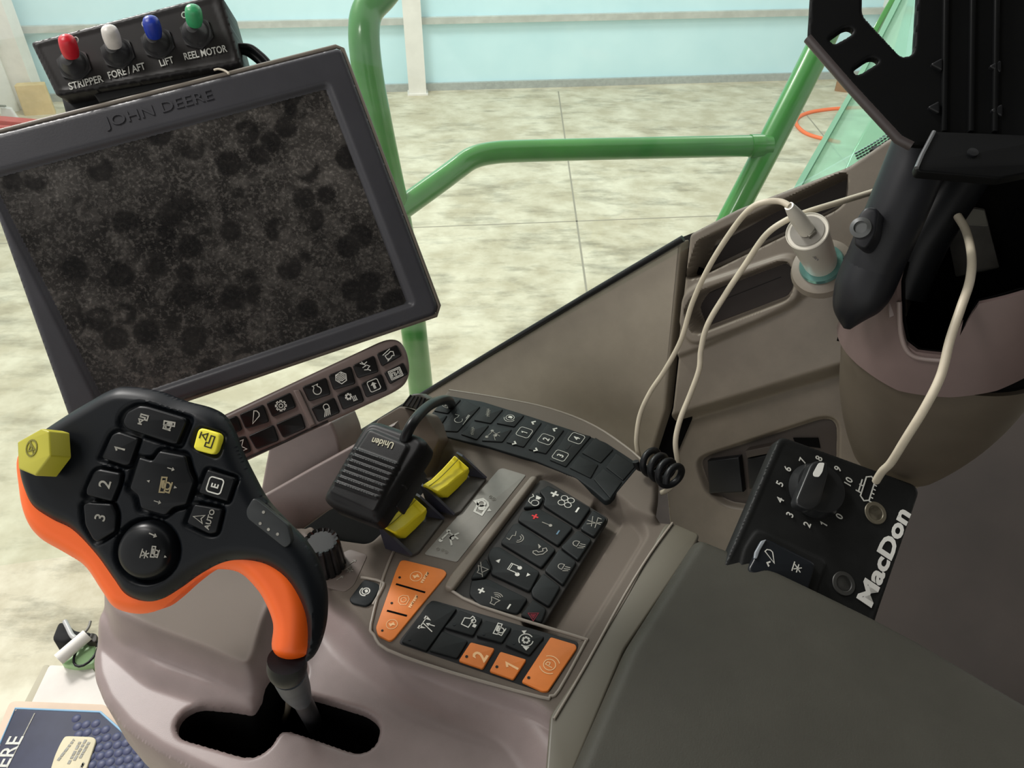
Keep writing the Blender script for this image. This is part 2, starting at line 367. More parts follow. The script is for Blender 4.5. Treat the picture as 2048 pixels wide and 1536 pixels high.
# moulded surface: a fine grid cut to an outline, raised and sunk by layers, edges rounded and turned down
def seg_sd(pts, poly):
    poly = np.array(poly); n = len(poly); d = np.full(len(pts), 1e9); inside = np.zeros(len(pts), bool); near = np.zeros_like(pts)
    for i in range(n):
        a, b = poly[i-1], poly[i]; ab = b-a; t = np.clip(((pts-a) @ ab)/max(ab @ ab, 1e-18), 0, 1)
        q = a + t[:, None]*ab; dd = np.hypot(*(pts-q).T); k = dd < d; d[k] = dd[k]; near[k] = q[k]
        c = ((a[1] > pts[:, 1]) != (b[1] > pts[:, 1])); xs = a[0] + (pts[:, 1]-a[1])/(b[1]-a[1]+1e-18)*ab[0]
        inside ^= c & (pts[:, 0] < xs)
    return np.where(inside, d, -d), near
def sm(t): t = np.clip(t, 0, 1); return t*t*(3-2*t)
def relief(name, S, outline, m, parent=None, cell=.0015, edge=.004, skirt=.01, layers=(), holes=(), at=0, rc=.004, hole_edge=.0012, smoothed=False, extra=None, hskirt=None, mats=(), mask=()):
    def conv(px, off=at, r=rc):
        p = ccw([S.uv(q[0], q[1], q[2] if len(q) > 2 else off) for q in px]); return rnd(p, r) if r else p
    ol = conv(outline) if not smoothed else crom([S.uv(x, y, at) for x, y in outline], 6, True)
    A = np.array(ol); lo = A.min(0)-cell*2; hi = A.max(0)+cell*2
    nx = int((hi[0]-lo[0])/cell)+1; ny = int((hi[1]-lo[1])/cell)+1
    gx, gy = np.meshgrid(lo[0]+np.arange(nx)*cell, lo[1]+np.arange(ny)*cell); pts = np.stack([gx.ravel(), gy.ravel()], 1)
    sd, near = seg_sd(pts, ol); sdh = np.full(len(pts), 1e9); nearh = np.zeros_like(pts)
    for h in holes:
        s2, n2 = seg_sd(pts, conv(h, h_at if (h_at := at) is not None else 0)); k = -s2 < sdh; sdh[k] = -s2[k]; nearh[k] = n2[k]
    tot = np.minimum(sd, sdh); nr = np.where((sdh < sd)[:, None], nearh, near)
    snap = np.abs(tot) < cell*.62; pts[snap] = nr[snap]; tot[snap] = 0; keep = tot > -1e-9
    z = np.full(len(pts), float(at))
    for lay in layers:
        poly, H, wd = lay[:3]; off = lay[3] if len(lay) > 3 else at; rr = lay[4] if len(lay) > 4 else rc
        s2, _ = seg_sd(pts, conv(poly, off, rr)); z += H*sm(s2/wd+.5)
    if extra is not None: z += extra(pts)
    d = np.clip(np.where(snap & (np.abs(sdh) > cell), 0, sd), 0, edge)
    if edge: z -= .85*edge*(1-d/edge)**2
    if len(holes): d = np.clip(sdh, 0, hole_edge); z -= .85*hole_edge*(1-d/hole_edge)**2
    idx = -np.ones(len(pts), int); idx[keep] = np.arange(keep.sum())
    vs = [S.w(p[0], p[1], zz) for p, zz in zip(pts[keep], z[keep])]; uvk = pts[keep]; zk = z[keep]; hk = (sdh < sd)[keep]
    fs = []
    for j in range(ny-1):
        for i in range(nx-1):
            q = [j*nx+i, j*nx+i+1, (j+1)*nx+i+1, (j+1)*nx+i]; kk = [idx[t] for t in q if idx[t] >= 0]
            if len(kk) >= 3: fs.append(tuple(kk))
    used = {}
    for f in fs:
        for i in range(len(f)): used[(f[i], f[(i+1) % len(f)])] = 1
    n0 = len(vs); dup = {}; darkf = []
    for (a, b) in list(used):
        if (b, a) in used: continue
        for v in (a, b):
            if v not in dup:
                dup[v] = len(vs); sk = (hskirt if (hskirt and hk[v]) else skirt); vs.append(S.w(uvk[v][0], uvk[v][1], zk[v]-sk))
                if hskirt and hk[v]: vs.append(S.w(uvk[v][0], uvk[v][1], zk[v]-hskirt-.05))
        fs.append((b, a, dup[a], dup[b]))
        if hskirt and hk[a] and hk[b]: fs.append((dup[b], dup[a], dup[a]+1, dup[b]+1)); darkf.append(len(fs)-1)
    ob = put(name, vs, fs, m, parent, angle=60, fix=False)
    if darkf:
        ob.data.materials.append(void)
        for i in darkf: ob.data.polygons[i].material_index = 1
    if mask:
        mk = np.zeros(len(pts))
        for poly, off, wd, val in mask:
            s2, _ = seg_sd(pts, conv(poly, off)); t = sm(s2/wd+.5); mk = mk*(1-t)+val*t
        mk = mk[keep]; at_ = ob.data.attributes.new('finish', 'FLOAT', 'POINT')
        full = np.zeros(len(vs)); full[:n0] = mk
        for v, d_ in dup.items(): full[d_] = mk[v]
        at_.data.foreach_set('value', full.astype(np.float32))
    for poly, m2, off in mats:
        ob.data.materials.append(m2); cen = np.array([np.mean([uvk[v] for v in f if v < n0], 0) if any(v < n0 for v in f) else (9, 9) for f in fs])
        ins, _ = seg_sd(cen, conv(poly, off)); mi = len(ob.data.materials)-1
        for i in np.nonzero(ins > 0)[0]: ob.data.polygons[int(i)].material_index = mi
    return ob

# ---------------------------------------------------------------- materials
mauve = mat('mauve_plastic', (126, 112, 108), .42, .5, var=.07, vscale=25, bump=.25, bscale=1500, bdist=.0002)
taupe = mat('taupe_plastic', (122, 113, 102), .48, .45, var=.10, vscale=18, bump=.3, bscale=1400, bdist=.0002)
brown = mat('brown_trim', (104, 92, 82), .6, .35, var=.12, vscale=9, bump=.2, bscale=900, bdist=.0002)
padm = mat('armrest_vinyl', (58, 57, 51), .62, .2, var=.08, vscale=14, bump=.5, bscale=900, bdist=.0003)
strip_m = mat('brown_bezel_plastic', (118, 104, 100), .4, .5, var=.05)
dark = mat('charcoal_plastic', (56, 56, 61), .42, .35, var=.12, vscale=14, bump=.2, bscale=900, bdist=.0002)
blk = mat('black_plastic', (24, 25, 27), .38, .25, var=.15, vscale=30)
rubber = mat('keypad_rubber', (29, 33, 35), .55, .2, var=.12, vscale=40)
keym = mat('key_rubber', (25, 28, 29), .5, .18, var=.18, vscale=50)
keyb = mat('gloss_black_key', (20, 19, 20), .3, .3, var=.3, vscale=60)
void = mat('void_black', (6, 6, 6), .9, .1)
jblk = mat('joystick_black', (13, 17, 22), .42, .22, var=.06, vscale=12, bump=.1, bscale=800, bdist=.0001)
jkey = mat('joystick_key', (16, 18, 21), .33, .22, var=.1, vscale=40)
orange = mat('orange_shell', (252, 104, 26), .42, .5, var=.02)
okey = mat('orange_key', (216, 122, 52), .5, .4, var=.08, vscale=30)
yel = mat('yellow_plastic', (240, 222, 40), .45, .5, var=.06, vscale=40)
jyel = mat('olive_yellow_plastic', (172, 166, 44), .45, .5, var=.04)
ink = mat('white_ink', (205, 205, 198), .6, .3, var=.15, vscale=300)
inkd = mat('worn_grey_ink', (150, 148, 140), .6, .3, var=.2, vscale=300)
inkp = mat('pale_orange_ink', (236, 190, 140), .6, .3)
inkk = mat('black_ink', (30, 28, 24), .6, .3)
inkr = mat('red_ink', (200, 50, 52), .6, .3)
inkrd = mat('dark_red_ink', (120, 28, 44), .6, .3)
inkb = mat('blue_ink', (90, 120, 140), .6, .3)
green = mat('green_paint', (44, 122, 44), .28, .5, coat=.4, rgb2=(60, 138, 54), vscale=6)
labm = mat('grey_label', (132, 130, 124), .55, .4, var=.05, vscale=60)
steel = mat('dull_steel', (112, 116, 120), .4, .5, metal=.4, var=.2, vscale=60)
cablem = mat('cream_cable', (198, 188, 168), .45, .5, var=.06, vscale=60)
chargm = mat('cream_charger_plastic', (205, 200, 188), .4, .5, var=.03)
edge_l = mat('light_trim_edge', (150, 142, 130), .4, .5)

exec_after = []
# ---------------------------------------------------------------- workshop
base0 = np.array([-1.13, 10.26, 0]); wd_ = unit([1, .097, 0]); wn = np.array([wd_[1], -wd_[0], 0])
conc = mat('concrete_floor', (180, 172, 148), .65, .3, rgb2=(212, 207, 186), vscale=3.2, bump=.1, bscale=30, bdist=.002)
nt = conc.node_tree; bs = nt.nodes['Principled BSDF']; tc = nt.nodes.new('ShaderNodeTexCoord')
n3 = nt.nodes.new('ShaderNodeTexNoise'); n3.inputs['Scale'].default_value = 3.4; n3.inputs['Detail'].default_value = 9; n3.inputs['Roughness'].default_value = .7
mp = nt.nodes.new('ShaderNodeMapping'); mp.inputs['Scale'].default_value = (.55, 1.5, 1); nt.links.new(tc.outputs['Object'], mp.inputs['Vector']); nt.links.new(mp.outputs['Vector'], n3.inputs['Vector'])
rp = nt.nodes.new('ShaderNodeValToRGB'); rp.color_ramp.elements[0].position = .50; rp.color_ramp.elements[0].color = (1, 1, 1, 1); rp.color_ramp.elements[1].position = .70; rp.color_ramp.elements[1].color = (.52, .53, .52, 1)
nt.links.new(n3.outputs['Fac'], rp.inputs['Fac'])
mx = nt.nodes.new('ShaderNodeMix'); mx.data_type = 'RGBA'; mx.blend_type = 'MULTIPLY'; mx.inputs[0].default_value = 1
old = bs.inputs['Base Color'].links[0].from_socket; nt.links.new(old, mx.inputs[6]); nt.links.new(rp.outputs['Color'], mx.inputs[7]); nt.links.new(mx.outputs[2], bs.inputs['Base Color'])
fl = struct(put('floor', [(-14, -6, 0), (16, -6, 0), (16, 13, 0), (-14, 13, 0), (-14, -6, -.2), (16, -6, -.2), (16, 13, -.2), (-14, 13, -.2)], [(0, 1, 2, 3), (4, 5, 6, 7), (0, 1, 5, 4), (1, 2, 6, 5), (2, 3, 7, 6), (3, 0, 4, 7)], conc))
# saw-cut joints in the slab
joint = mat('joint_sealant', (150, 146, 132), .8, .2)
def box_geo(a, b, hw, z0, z1, up=None):
    a, b = np.array(a, float), np.array(b, float); d = unit(b-a); s = np.array([-d[1], d[0], 0])*hw
    return [a-s+[0, 0, z0], a+s+[0, 0, z0], b+s+[0, 0, z0], b-s+[0, 0, z0], a-s+[0, 0, z1], a+s+[0, 0, z1], b+s+[0, 0, z1], b-s+[0, 0, z1]], [(0, 1, 2, 3), (4, 5, 6, 7), (0, 1, 5, 4), (1, 2, 6, 5), (2, 3, 7, 6), (3, 0, 4, 7)]
js = []
for x in (.55, 3.2): js.append(box_geo(base0*0+[x, 1.0, 0], base0*0+[x+1.15*(x-1.0)*.1+.1, 10.2, 0], .008, -.01, .001))
js.append(box_geo((-8, 5.6, 0), (9, 7.1, 0), .008, -.01, .001))
struct(put('trim_1', *join(js), joint, smooth=False))
cyan = mat('pale_blue_wall_panel', (198, 234, 242), .5, .4, rgb2=(208, 241, 248), vscale=1.2)
def wbox(s0, s1, z0, z1, t0, t1):
    A = base0 + wd_*s0; B = base0 + wd_*s1; vs = []
    for z in (z0, z1):
        for p, t in ((A, t0), (B, t0), (B, t1), (A, t1)): vs.append(p + wn*t + np.array([0, 0, z]))
    return vs, [(0, 1, 2, 3), (4, 5, 6, 7), (0, 1, 5, 4), (1, 2, 6, 5), (2, 3, 7, 6), (3, 0, 4, 7)]
struct(put('wall_back', *wbox(-12, 13, 0, 7, -.3, 0), cyan, smooth=False))
girtm = mat('galvanised_girt', (186, 190, 184), .5, .5, var=.1, vscale=8)
skm = mat('skirting_channel', (166, 172, 168), .5, .4, var=.1)
struct(put('baseboard_back', *wbox(-12, 13, 0, .09, 0, .05), skm, smooth=False))
for k, z in enumerate((.80, 1.75, 2.7)):
    struct(put('trim_%d' % (k+2), *wbox(-12, 13, z, z+.075, 0, .07), girtm, smooth=False))
postm = mat('white_painted_steel', (226, 224, 218), .45, .5, var=.05, vscale=5)
for s in (-6.1, .0, 6.1):
    g = join([wbox(s-.17, s-.02, 0, 6.5, .0, .2), wbox(s-.20, s+.02, 0, 6.5, .2, .215), wbox(s-.22, s+.04, 0, .02, -.0, .24)])
    p = struct(put('column_post' if False else 'pillar', *g, postm, smooth=False))
rust = mat('rust_stain', (120, 100, 66), .8, .2, var=.4, vscale=12)
orr = tube('air_hose', [P(1720, 218, 6.9), P(1660, 219, 6.85), P(1612, 225, 6.7), P(1592, 242, 6.4), P(1600, 258, 6.15), P(1650, 280, 5.9)], .012, mat('orange_hose', (240, 120, 70), .5), n=8)
fz = []
def on_floor(x, y, z=0):
    r = ray(x, y); return CAM + r*((z-CAM[2])/r[2])
bpy.data.objects.remove(orr)
tag(tube('air_hose', [on_floor(x, y, .014) for x, y in ((1730, 215), (1665, 218), (1615, 226), (1592, 240), (1600, 258), (1625, 272), (1680, 285))], .022, MATS['orange_hose'], n=8), 'orange air hose lying in a loop on the concrete shop floor', 'hose')
# things by the left wall
def ground_box(name, px4, h, m, label, cat, taper=1.0, rr=.03):
    b = [on_floor(*q) for q in px4]; b2 = [np.array([q[0], q[1]]) for q in b]; b2 = rnd(ccw(b2), rr)
    c = sum(b2)/len(b2); n = len(b2); vs = [(*q, 0) for q in b2] + [(*(c+(q-c)*taper), h) for q in b2]
    fs = [(i, (i+1) % n, (i+1) % n+n, i+n) for i in range(n)] + [tuple(range(n)), tuple(range(n, 2*n))]
    return tag(put(name, vs, fs, m), label, cat)
whitem = mat('white_enamel', (222, 226, 222), .4, .5, var=.04, vscale=4)
pg = mat('pale_green_enamel', (176, 204, 186), .45, .5, var=.06, vscale=4)
fz_t = thing('chest_freezer', 'pale white and green chest freezer by the left of the blue wall', 'freezer', tuple(on_floor(10, 240)))
def fbox(a, b, z0, z1, w0, parent, name, m, bev=.03):
    A = on_floor(*a); B = on_floor(*b); d = unit(B-A); n = np.array([-d[1], d[0], 0])
    poly = [A, B, B+n*w0, A+n*w0]; poly2 = rnd(ccw([q[:2] for q in poly]), bev); k = len(poly2)
    vs = [(*q, z0) for q in poly2] + [(*q, z1) for q in poly2]
    return put(name, vs, [(i, (i+1) % k, (i+1) % k+k, i+k) for i in range(k)] + [tuple(range(k)), tuple(range(k, 2*k))], m, parent)
fbox((-260, 262), (40, 222), 0, .72, .7, fz_t, 'cabinet_body', whitem)
fbox((-266, 265), (44, 223), .74, .82, .72, fz_t, 'lid', mat('pale_blue_lid', (190, 222, 226), .4))
for q in range(4):
    a = on_floor(-220+q*66, 266-q*8); 
    put('vent_slat', *box_geo(a+np.array([0, -.02, 0]), a+np.array([.3, -.06, 0]), .012, .12+.02*q, .14+.02*q), mat('grey_vent', (120, 130, 124), .6), fz_t)
tan = mat('cardboard', (206, 184, 138), .8, .2, var=.1, vscale=6)
ground_box('cardboard_box', ((48, 232), (112, 228), (112, 221), (54, 224)), .34, tan, 'tan cardboard box on the shop floor beside the freezer', 'box', .95)
bag = ground_box('plastic_bag', ((0, 244), (44, 250), (46, 242), (6, 236)), .16, mat('clear_bag', (214, 216, 214), .3), 'crumpled pale plastic bag on the floor next to the cardboard box', 'bag', .55, .1)
redm = mat('red_paint', (196, 56, 62), .35, .5, var=.1, vscale=5)
rc = thing('trolley_jack', 'red painted floor jack lying on the shop floor behind the monitor', 'jack', tuple(on_floor(0, 262)))
A, B = on_floor(-60, 262), on_floor(92, 276)
put('lifting_arm', *box_geo(A, B, .07, .10, .18), redm, rc); put('side_plate', *box_geo(A+[0, -.25, 0], B+[0, -.12, 0], .03, .02, .16), redm, rc)
lathe('wheel', A+[.3, -.3, .06], (0, 1, 0), [(.001, -.02), (.06, -.02), (.06, .02), (.001, .02)], blk, rc)
lathe('wheel', B+[-.1, -.2, .05], (0, 1, 0), [(.001, -.02), (.05, -.02), (.05, .02), (.001, .02)], blk, rc)
wc = [on_floor(25, 215), on_floor(96, 210)]
g = join([box_geo(on_floor(80, 214)-[.55, 0, 0], on_floor(80, 214)-[.38, 0, 0], .08, 0, 6.5), box_geo(on_floor(80, 214)-[.2, 0, 0], on_floor(80, 214)+[.06, 0, 0], .1, 0, 6.5)])
struct(put('pillar', *g, postm, smooth=False))
ground_box('cardboard_box', ((1668, 182), (1700, 186), (1702, 180), (1672, 177)), .12, mat('brown_paper', (150, 116, 84), .8), 'small brown box on the floor at the foot of the blue wall', 'box')
bpy.data.objects['cardboard_box.001']['label'] = 'small brown box far off on the floor against the blue wall'

# ---------------------------------------------------------------- green handrails outside the window
hr = thing('handrail', 'green painted tubular handrail outside the cab window', 'handrail', tuple(P(1540, 290, 1.45)))
def ptd(l): return [P(x, y, d) for x, y, d in l]
tube('post', ptd([(800, -60, 1.15), (765, -14, 1.15), (735, 22, 1.15), (728, 72, 1.15), (736, 150, 1.17), (752, 235, 1.2), (772, 330, 1.25), (795, 440, 1.3), (815, 560, 1.36), (830, 680, 1.42), (842, 780, 1.5), (852, 900, 1.6)]), .0235, green, hr, n=20)
tube('top_rail', ptd([(770, 440, 1.27), (820, 405, 1.3), (880, 362, 1.33), (915, 336, 1.35), (945, 316, 1.36), (985, 306, 1.37), (1050, 302, 1.38), (1250, 297, 1.41), (1540, 291, 1.45)]), .0195, green, hr, n=20)
tube('post', ptd([(1720, -90, 1.4), (1640, 90, 1.43), (1538, 292, 1.46), (1440, 480, 1.5), (1330, 700, 1.55)]), .0245, green, hr, n=20)
tube('weld_collar', ptd([(1500, 292, 1.444), (1524, 291.5, 1.446)]), .0212, green, hr, n=20, sm=0)

# tinted glass door edge at the right
GL = plane3(P(1800, 0, 1.0), P(1596, 360, 1.0), P(1900, 300, .92))
def glass(name, rgb, a, rough=.03):
    if name in MATS: return MATS[name]
    m = bpy.data.materials.new(name); m.use_nodes = True; nt = m.node_tree; nt.nodes.clear()
    o = nt.nodes.new('ShaderNodeOutputMaterial'); t = nt.nodes.new('ShaderNodeBsdfTransparent'); g = nt.nodes.new('ShaderNodeBsdfGlossy'); d = nt.nodes.new('ShaderNodeBsdfDiffuse')
    c = tuple((v/255)**2.2 for v in rgb)+(1,)
    t.inputs[0].default_value = c; g.inputs[0].default_value = (1, 1, 1, 1); g.inputs['Roughness'].default_value = rough; d.inputs[0].default_value = c
    m1 = nt.nodes.new('ShaderNodeMixShader'); m1.inputs[0].default_value = a; nt.links.new(t.outputs[0], m1.inputs[1]); nt.links.new(d.outputs[0], m1.inputs[2])
    fr = nt.nodes.new('ShaderNodeLayerWeight'); fr.inputs[0].default_value = .06; m2 = nt.nodes.new('ShaderNodeMixShader'); nt.links.new(fr.outputs['Fresnel' if a > .2 else 'Facing'], m2.inputs[0])
    nt.links.new(m1.outputs[0], m2.inputs[1]); nt.links.new(g.outputs[0], m2.inputs[2]); nt.links.new(m2.outputs[0], o.inputs[0]); MATS[name] = m; return m
gd = thing('tinted_glass_panel', 'pale green tinted glass panel standing outside behind the black bracket', 'glass panel', tuple(P(1700, 300, 1.0)))
slab('pane', GL, [(1810, -40), (2080, -60), (2080, 300), (1850, 420), (1560, 430), (1596, 360), (1695, 190)], -.004, 0, glass('green_glass', (214, 246, 232), .34), gd, bevel=0)
slab('edge_strip', GL, [(1810, -40), (1822, -40), (1704, 192), (1608, 362), (1570, 430), (1560, 430), (1596, 360), (1695, 190)], 0, .004, mat('polished_glass_edge', (140, 192, 164), .3), gd, bevel=0)
dots = [slab2(GL, rnd(ccw([GL.uv(x0+dx, y0+dy) for dx, dy in ((-3, 0), (3, -2), (3, 1), (-3, 3))]), .001), 0, .0006) for r_ in range(3) for k in range(13) for x0, y0 in [(1712+k*6.2+r_*2, 306-k*3.2+r_*5-(k*k*.06))]]
put('dotted_border', *join(dots), blk, gd)
GB = GL.shift(-.25)
slab('green_frame', GB, [(1650, 420), (1705, 300), (1800, 130), (1850, 110), (1850, 230), (1740, 420)], -.05, 0, green, gd, bevel=.004)
slab('green_frame', GB, [(1800, -40), (1812, -40), (1740, 90), (1726, 90)], -.02, 0, green, gd, bevel=.002)

# ---------------------------------------------------------------- side wall of the cab
PA, PB, PC = P(1750, 285, .635), P(690, 880, 1.10), P(1300, 900, .82)
W = plane3(PA, PB, PC)
Fdir = unit([-.943, .332, 0]); Rdir = np.array([.332, .943, 0])
struct(slab('wall_right', W, [(1363, 480), (1180, 590), (980, 710), (822, 806), (690, 886), (520, 990), (440, 1130), (700, 1250), (1260, 1100), (1295, 930), (1330, 820)], -.03, 0, mat('warm_taupe_plastic', (140, 131, 117), .48, .45, var=.08, vscale=18, bump=.3, bscale=1400, bdist=.0002), bevel=.003, r=.004))
struct(tube('trim_5', [W.px(x, y, .001) for x, y in ((1366, 477), (1180, 587), (980, 707), (822, 803), (690, 883), (500, 1000))], .0034, blk, sm=0))
OLR = [(1384, 468), (1480, 418), (1700, 334), (1775, 282), (1812, 262), (1812, 640), (1850, 980), (1770, 1030), (1720, 1300), (1330, 1150), (1308, 930), (1345, 820)]
pockA = [(1400, 484), (1560, 408), (1688, 348), (1694, 352), (1692, 400), (1672, 418), (1400, 552), (1376, 556)]
pockB = [(1390, 596), (1404, 584), (1570, 522), (1584, 530), (1590, 572), (1578, 596), (1402, 664), (1390, 658), (1376, 622)]
rimB = [(1370, 590), (1400, 566), (1575, 508), (1600, 515), (1606, 580), (1590, 612), (1400, 686), (1380, 680), (1356, 630)]
upper = [(1300, 400), (2300, 0), (2300, 300), (1700, 522), (1650, 566), (1560, 622), (1400, 698), (1330, 722)]
belowc = [(1280, 860), (1345, 842), (1500, 796), (1700, 736), (2300, 560), (2300, 1500), (1200, 1500)]
recess = [(1390, 930), (1402, 915), (1640, 838), (1664, 840), (1674, 856), (1670, 1010), (1640, 1040), (1450, 1014), (1410, 985)]
linm = mat('shaded_brown_liner', (50, 42, 39), .55, .4, var=.1)  # liner brown darkened to stand in for the shade inside the pockets
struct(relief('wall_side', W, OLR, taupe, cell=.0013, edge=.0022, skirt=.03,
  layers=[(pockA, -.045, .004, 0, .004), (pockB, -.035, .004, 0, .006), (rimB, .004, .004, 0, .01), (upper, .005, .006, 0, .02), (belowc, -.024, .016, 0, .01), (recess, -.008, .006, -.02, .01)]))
W.d = lambda x, y: W.depth(x, y)
print('depths', [(q, round(W.depth(*q), 3)) for q in ((1620, 480), (1480, 640), (1350, 700), (1600, 1000), (1900, 700), (900, 790), (1270, 900), (1700, 1100))])
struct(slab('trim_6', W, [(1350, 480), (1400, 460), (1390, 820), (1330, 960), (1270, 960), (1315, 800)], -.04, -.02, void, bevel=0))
sb = thing('switch_panel', 'dark recessed switch panel in the side wall behind the black control box', 'switch panel', tuple(W.px(1530, 930, -.03)))
slab('backing_plate', W, recess, -.040, -.0315, mat('dark_brown_plate', (60, 52, 47), .6, var=.1), sb, r=.008, at=-.03)
slab('rocker_switch', W, [(1414, 922), (1478, 914), (1486, 985), (1418, 988)], -.032, -.022, blk, sb, bevel=.002)
slab('rocker_switch', W, [(1494, 918), (1560, 902), (1566, 975), (1498, 978)], -.032, -.02, blk, sb, bevel=.002)
slab('cover_flap', W, [(1490, 902), (1550, 890), (1556, 904), (1494, 916)], -.032, -.018, mat('dark_brown_plate', (60, 52, 47)), sb, bevel=.001)
slab('socket_opening', W, [(1586, 876), (1636, 876), (1640, 896), (1592, 890)], -.0316, -.030, void, sb, bevel=0)
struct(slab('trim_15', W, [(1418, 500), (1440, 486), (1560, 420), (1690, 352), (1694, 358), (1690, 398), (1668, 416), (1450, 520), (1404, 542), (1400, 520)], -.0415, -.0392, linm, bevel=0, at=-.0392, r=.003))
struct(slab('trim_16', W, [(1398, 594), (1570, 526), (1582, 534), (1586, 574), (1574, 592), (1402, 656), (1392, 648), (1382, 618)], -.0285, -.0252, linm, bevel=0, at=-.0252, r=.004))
# fine grooves on the lower tray bottom
groove = mat('groove_dark', (26, 22, 22), .8)
gr = [ribbon(W, [W.uv(x, y, -.025) for x, y in l], .0008, -.0250) for l in (((1418, 586), (1545, 532)), ((1450, 598), (1562, 554)))]
struct(put('trim_7', *join(gr), groove, smooth=False))

# round storage bin at the right
bc = P(1906, 640, .595); 
def prof(z):
    t = (2.70 - z)/.17
    return 1 - .55*max(0, min(1.3, t))**1.6
BIN = Drum(bc[0], bc[1], .076, lambda z: 1.0)
zc = BIN.uv(1900, 790)[1]
def prof2(z):
    t = max(0, (zc - z)/.13); return 1 - .05*min(1, t*4) - .50*min(1, t)**2
BIN2 = Drum(bc[0], bc[1], .076, prof2)
bn = thing('storage_bin', 'round mauve storage bin with a cut-out front at the right side', 'bin', (bc[0], bc[1], zc-.12))
collar = [(1700, 480), (1720, 500), (1770, 520), (1792, 556), (1797, 640), (1806, 678), (1830, 698), (1890, 706), (1908, 690), (1930, 630), (1952, 604), (2080, 570), (2130, 500), (2130, 760), (2048, 744), (1990, 775), (1900, 790), (1800, 780), (1740, 746), (1700, 690), (1695, 560)]
def drum_patch(name, S, a0, a1, z0f, z1f, m, parent, n=64, k=12, c=0, th=.004):
    vs = []; fs = []
    for lay in (c, c-th):
        for i in range(n+1):
            a = a0+(a1-a0)*i/n
            for j in range(k+1):
                b = z0f(a)+(z1f(a)-z0f(a))*j/k; vs.append(S.w(a, b, lay))
    M = (n+1)*(k+1)
    for l in (0, 1):
        for i in range(n):
            for j in range(k):
                q = (l*M+i*(k+1)+j, l*M+(i+1)*(k+1)+j, l*M+(i+1)*(k+1)+j+1, l*M+i*(k+1)+j+1); fs.append(q if l == 0 else q[::-1])
    for i in range(n):
        for j in (0, k): fs.append((i*(k+1)+j, (i+1)*(k+1)+j, M+(i+1)*(k+1)+j, M+i*(k+1)+j))
    for i in (0, n):
        for j in range(k): fs.append((i*(k+1)+j, i*(k+1)+j+1, M+i*(k+1)+j+1, M+i*(k+1)+j))
    return put(name, vs, fs, m, parent, angle=60)
R0 = BIN.r
# collar height round the drum: full at the left and right, low in the cut-out
bn_pts = 0
prof_pts = sorted([tuple(BIN.uv(x, y)) for x, y in ((1800, 560), (1803, 640), (1812, 682), (1835, 700), (1890, 706), (1908, 690), (1932, 630), (1955, 604), (2048, 581))])
pa = [p[0] for p in prof_pts]; pz = [p[1] for p in prof_pts]
ztop = BIN.uv(1800, 520)[1]
def rimz(a):
    if a < pa[0]: return ztop
    if a > pa[-1]: return pz[-1]
    return float(np.interp(a, pa, pz))
bz = sorted([tuple(BIN.uv(x, y)) for x, y in ((1740, 742), (1800, 778), (1900, 790), (1990, 776), (2048, 748))])
def botz(a): return float(np.interp(a, [p[0] for p in bz], [p[1] for p in bz]))
drum_patch('upper_collar', BIN, -math.pi*R0*.62, math.pi*R0*.75, botz, rimz, mat('bin_shaded_mauve', (106, 90, 87), .45, .5, var=.06), bn, n=220, k=8, c=.003)  # collar and bowl colours darkened in place of shade on the right
drum_patch('lower_bowl', BIN2, -math.pi*R0, math.pi*R0, lambda a: zc-.125, lambda a: zc+.003, mat('bin_shaded_brown', (88, 79, 68), .55, .4, var=.12, vscale=9), bn, n=80, k=24, c=0)
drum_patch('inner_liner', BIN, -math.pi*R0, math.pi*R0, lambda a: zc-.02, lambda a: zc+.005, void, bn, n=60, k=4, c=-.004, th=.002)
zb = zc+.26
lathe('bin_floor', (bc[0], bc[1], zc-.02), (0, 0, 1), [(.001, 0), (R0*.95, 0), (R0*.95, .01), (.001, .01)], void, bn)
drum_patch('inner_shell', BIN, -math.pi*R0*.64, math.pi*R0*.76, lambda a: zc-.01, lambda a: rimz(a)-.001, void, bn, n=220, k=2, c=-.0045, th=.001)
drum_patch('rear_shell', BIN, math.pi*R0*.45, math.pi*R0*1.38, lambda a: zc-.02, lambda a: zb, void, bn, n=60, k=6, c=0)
lb = BIN.shiftless if hasattr(BIN, 'shiftless') else None
rm = [tuple(BIN.uv(x, y)) for x, y in ((1806, 600), (1810, 672), (1832, 708), (1892, 716))]
tube('rim_lip', [BIN.w(a, b, .004) for a, b in rm], .0018, mauve, bn)
slab('rim_catch', Plane(BIN.w(*BIN.uv(1782, 620), .004), ray(1782, 620)), [(1776, 606), (1786, 604), (1790, 632), (1778, 636)], -.004, .002, mauve, bn, bevel=.001)
# black cabinet wall behind the bin
struct(slab('wall_rear', Plane(P(1950, 450, .86), [-.5, -.8, .1]), [(1740, 300), (2300, 200), (2300, 900), (1740, 800)], -.02, 0, mat('black_fabric', (12, 12, 13), .9), bevel=0))
PH = Plane(P(1960, 470, .60), [.1, -.75, .6])
ph = thing('usb_adapter', 'dark grey usb adapter block held inside the round bin', 'adapter', tuple(PH.px(1965, 560)))
slab('housing', PH, [(1925, 408), (1972, 416), (1985, 470), (2002, 535), (1950, 545), (1935, 470), (1918, 440)], -.022, 0, mat('dark_grey_adapter', (92, 90, 86), .4, var=.2, vscale=40), ph, bevel=.002, r=.002)
slab('face_plate', PH, [(1927, 412), (1970, 420), (1978, 452), (1930, 450)], 0, .002, mat('grey_face', (128, 126, 118), .35), ph, bevel=.001, r=.001)

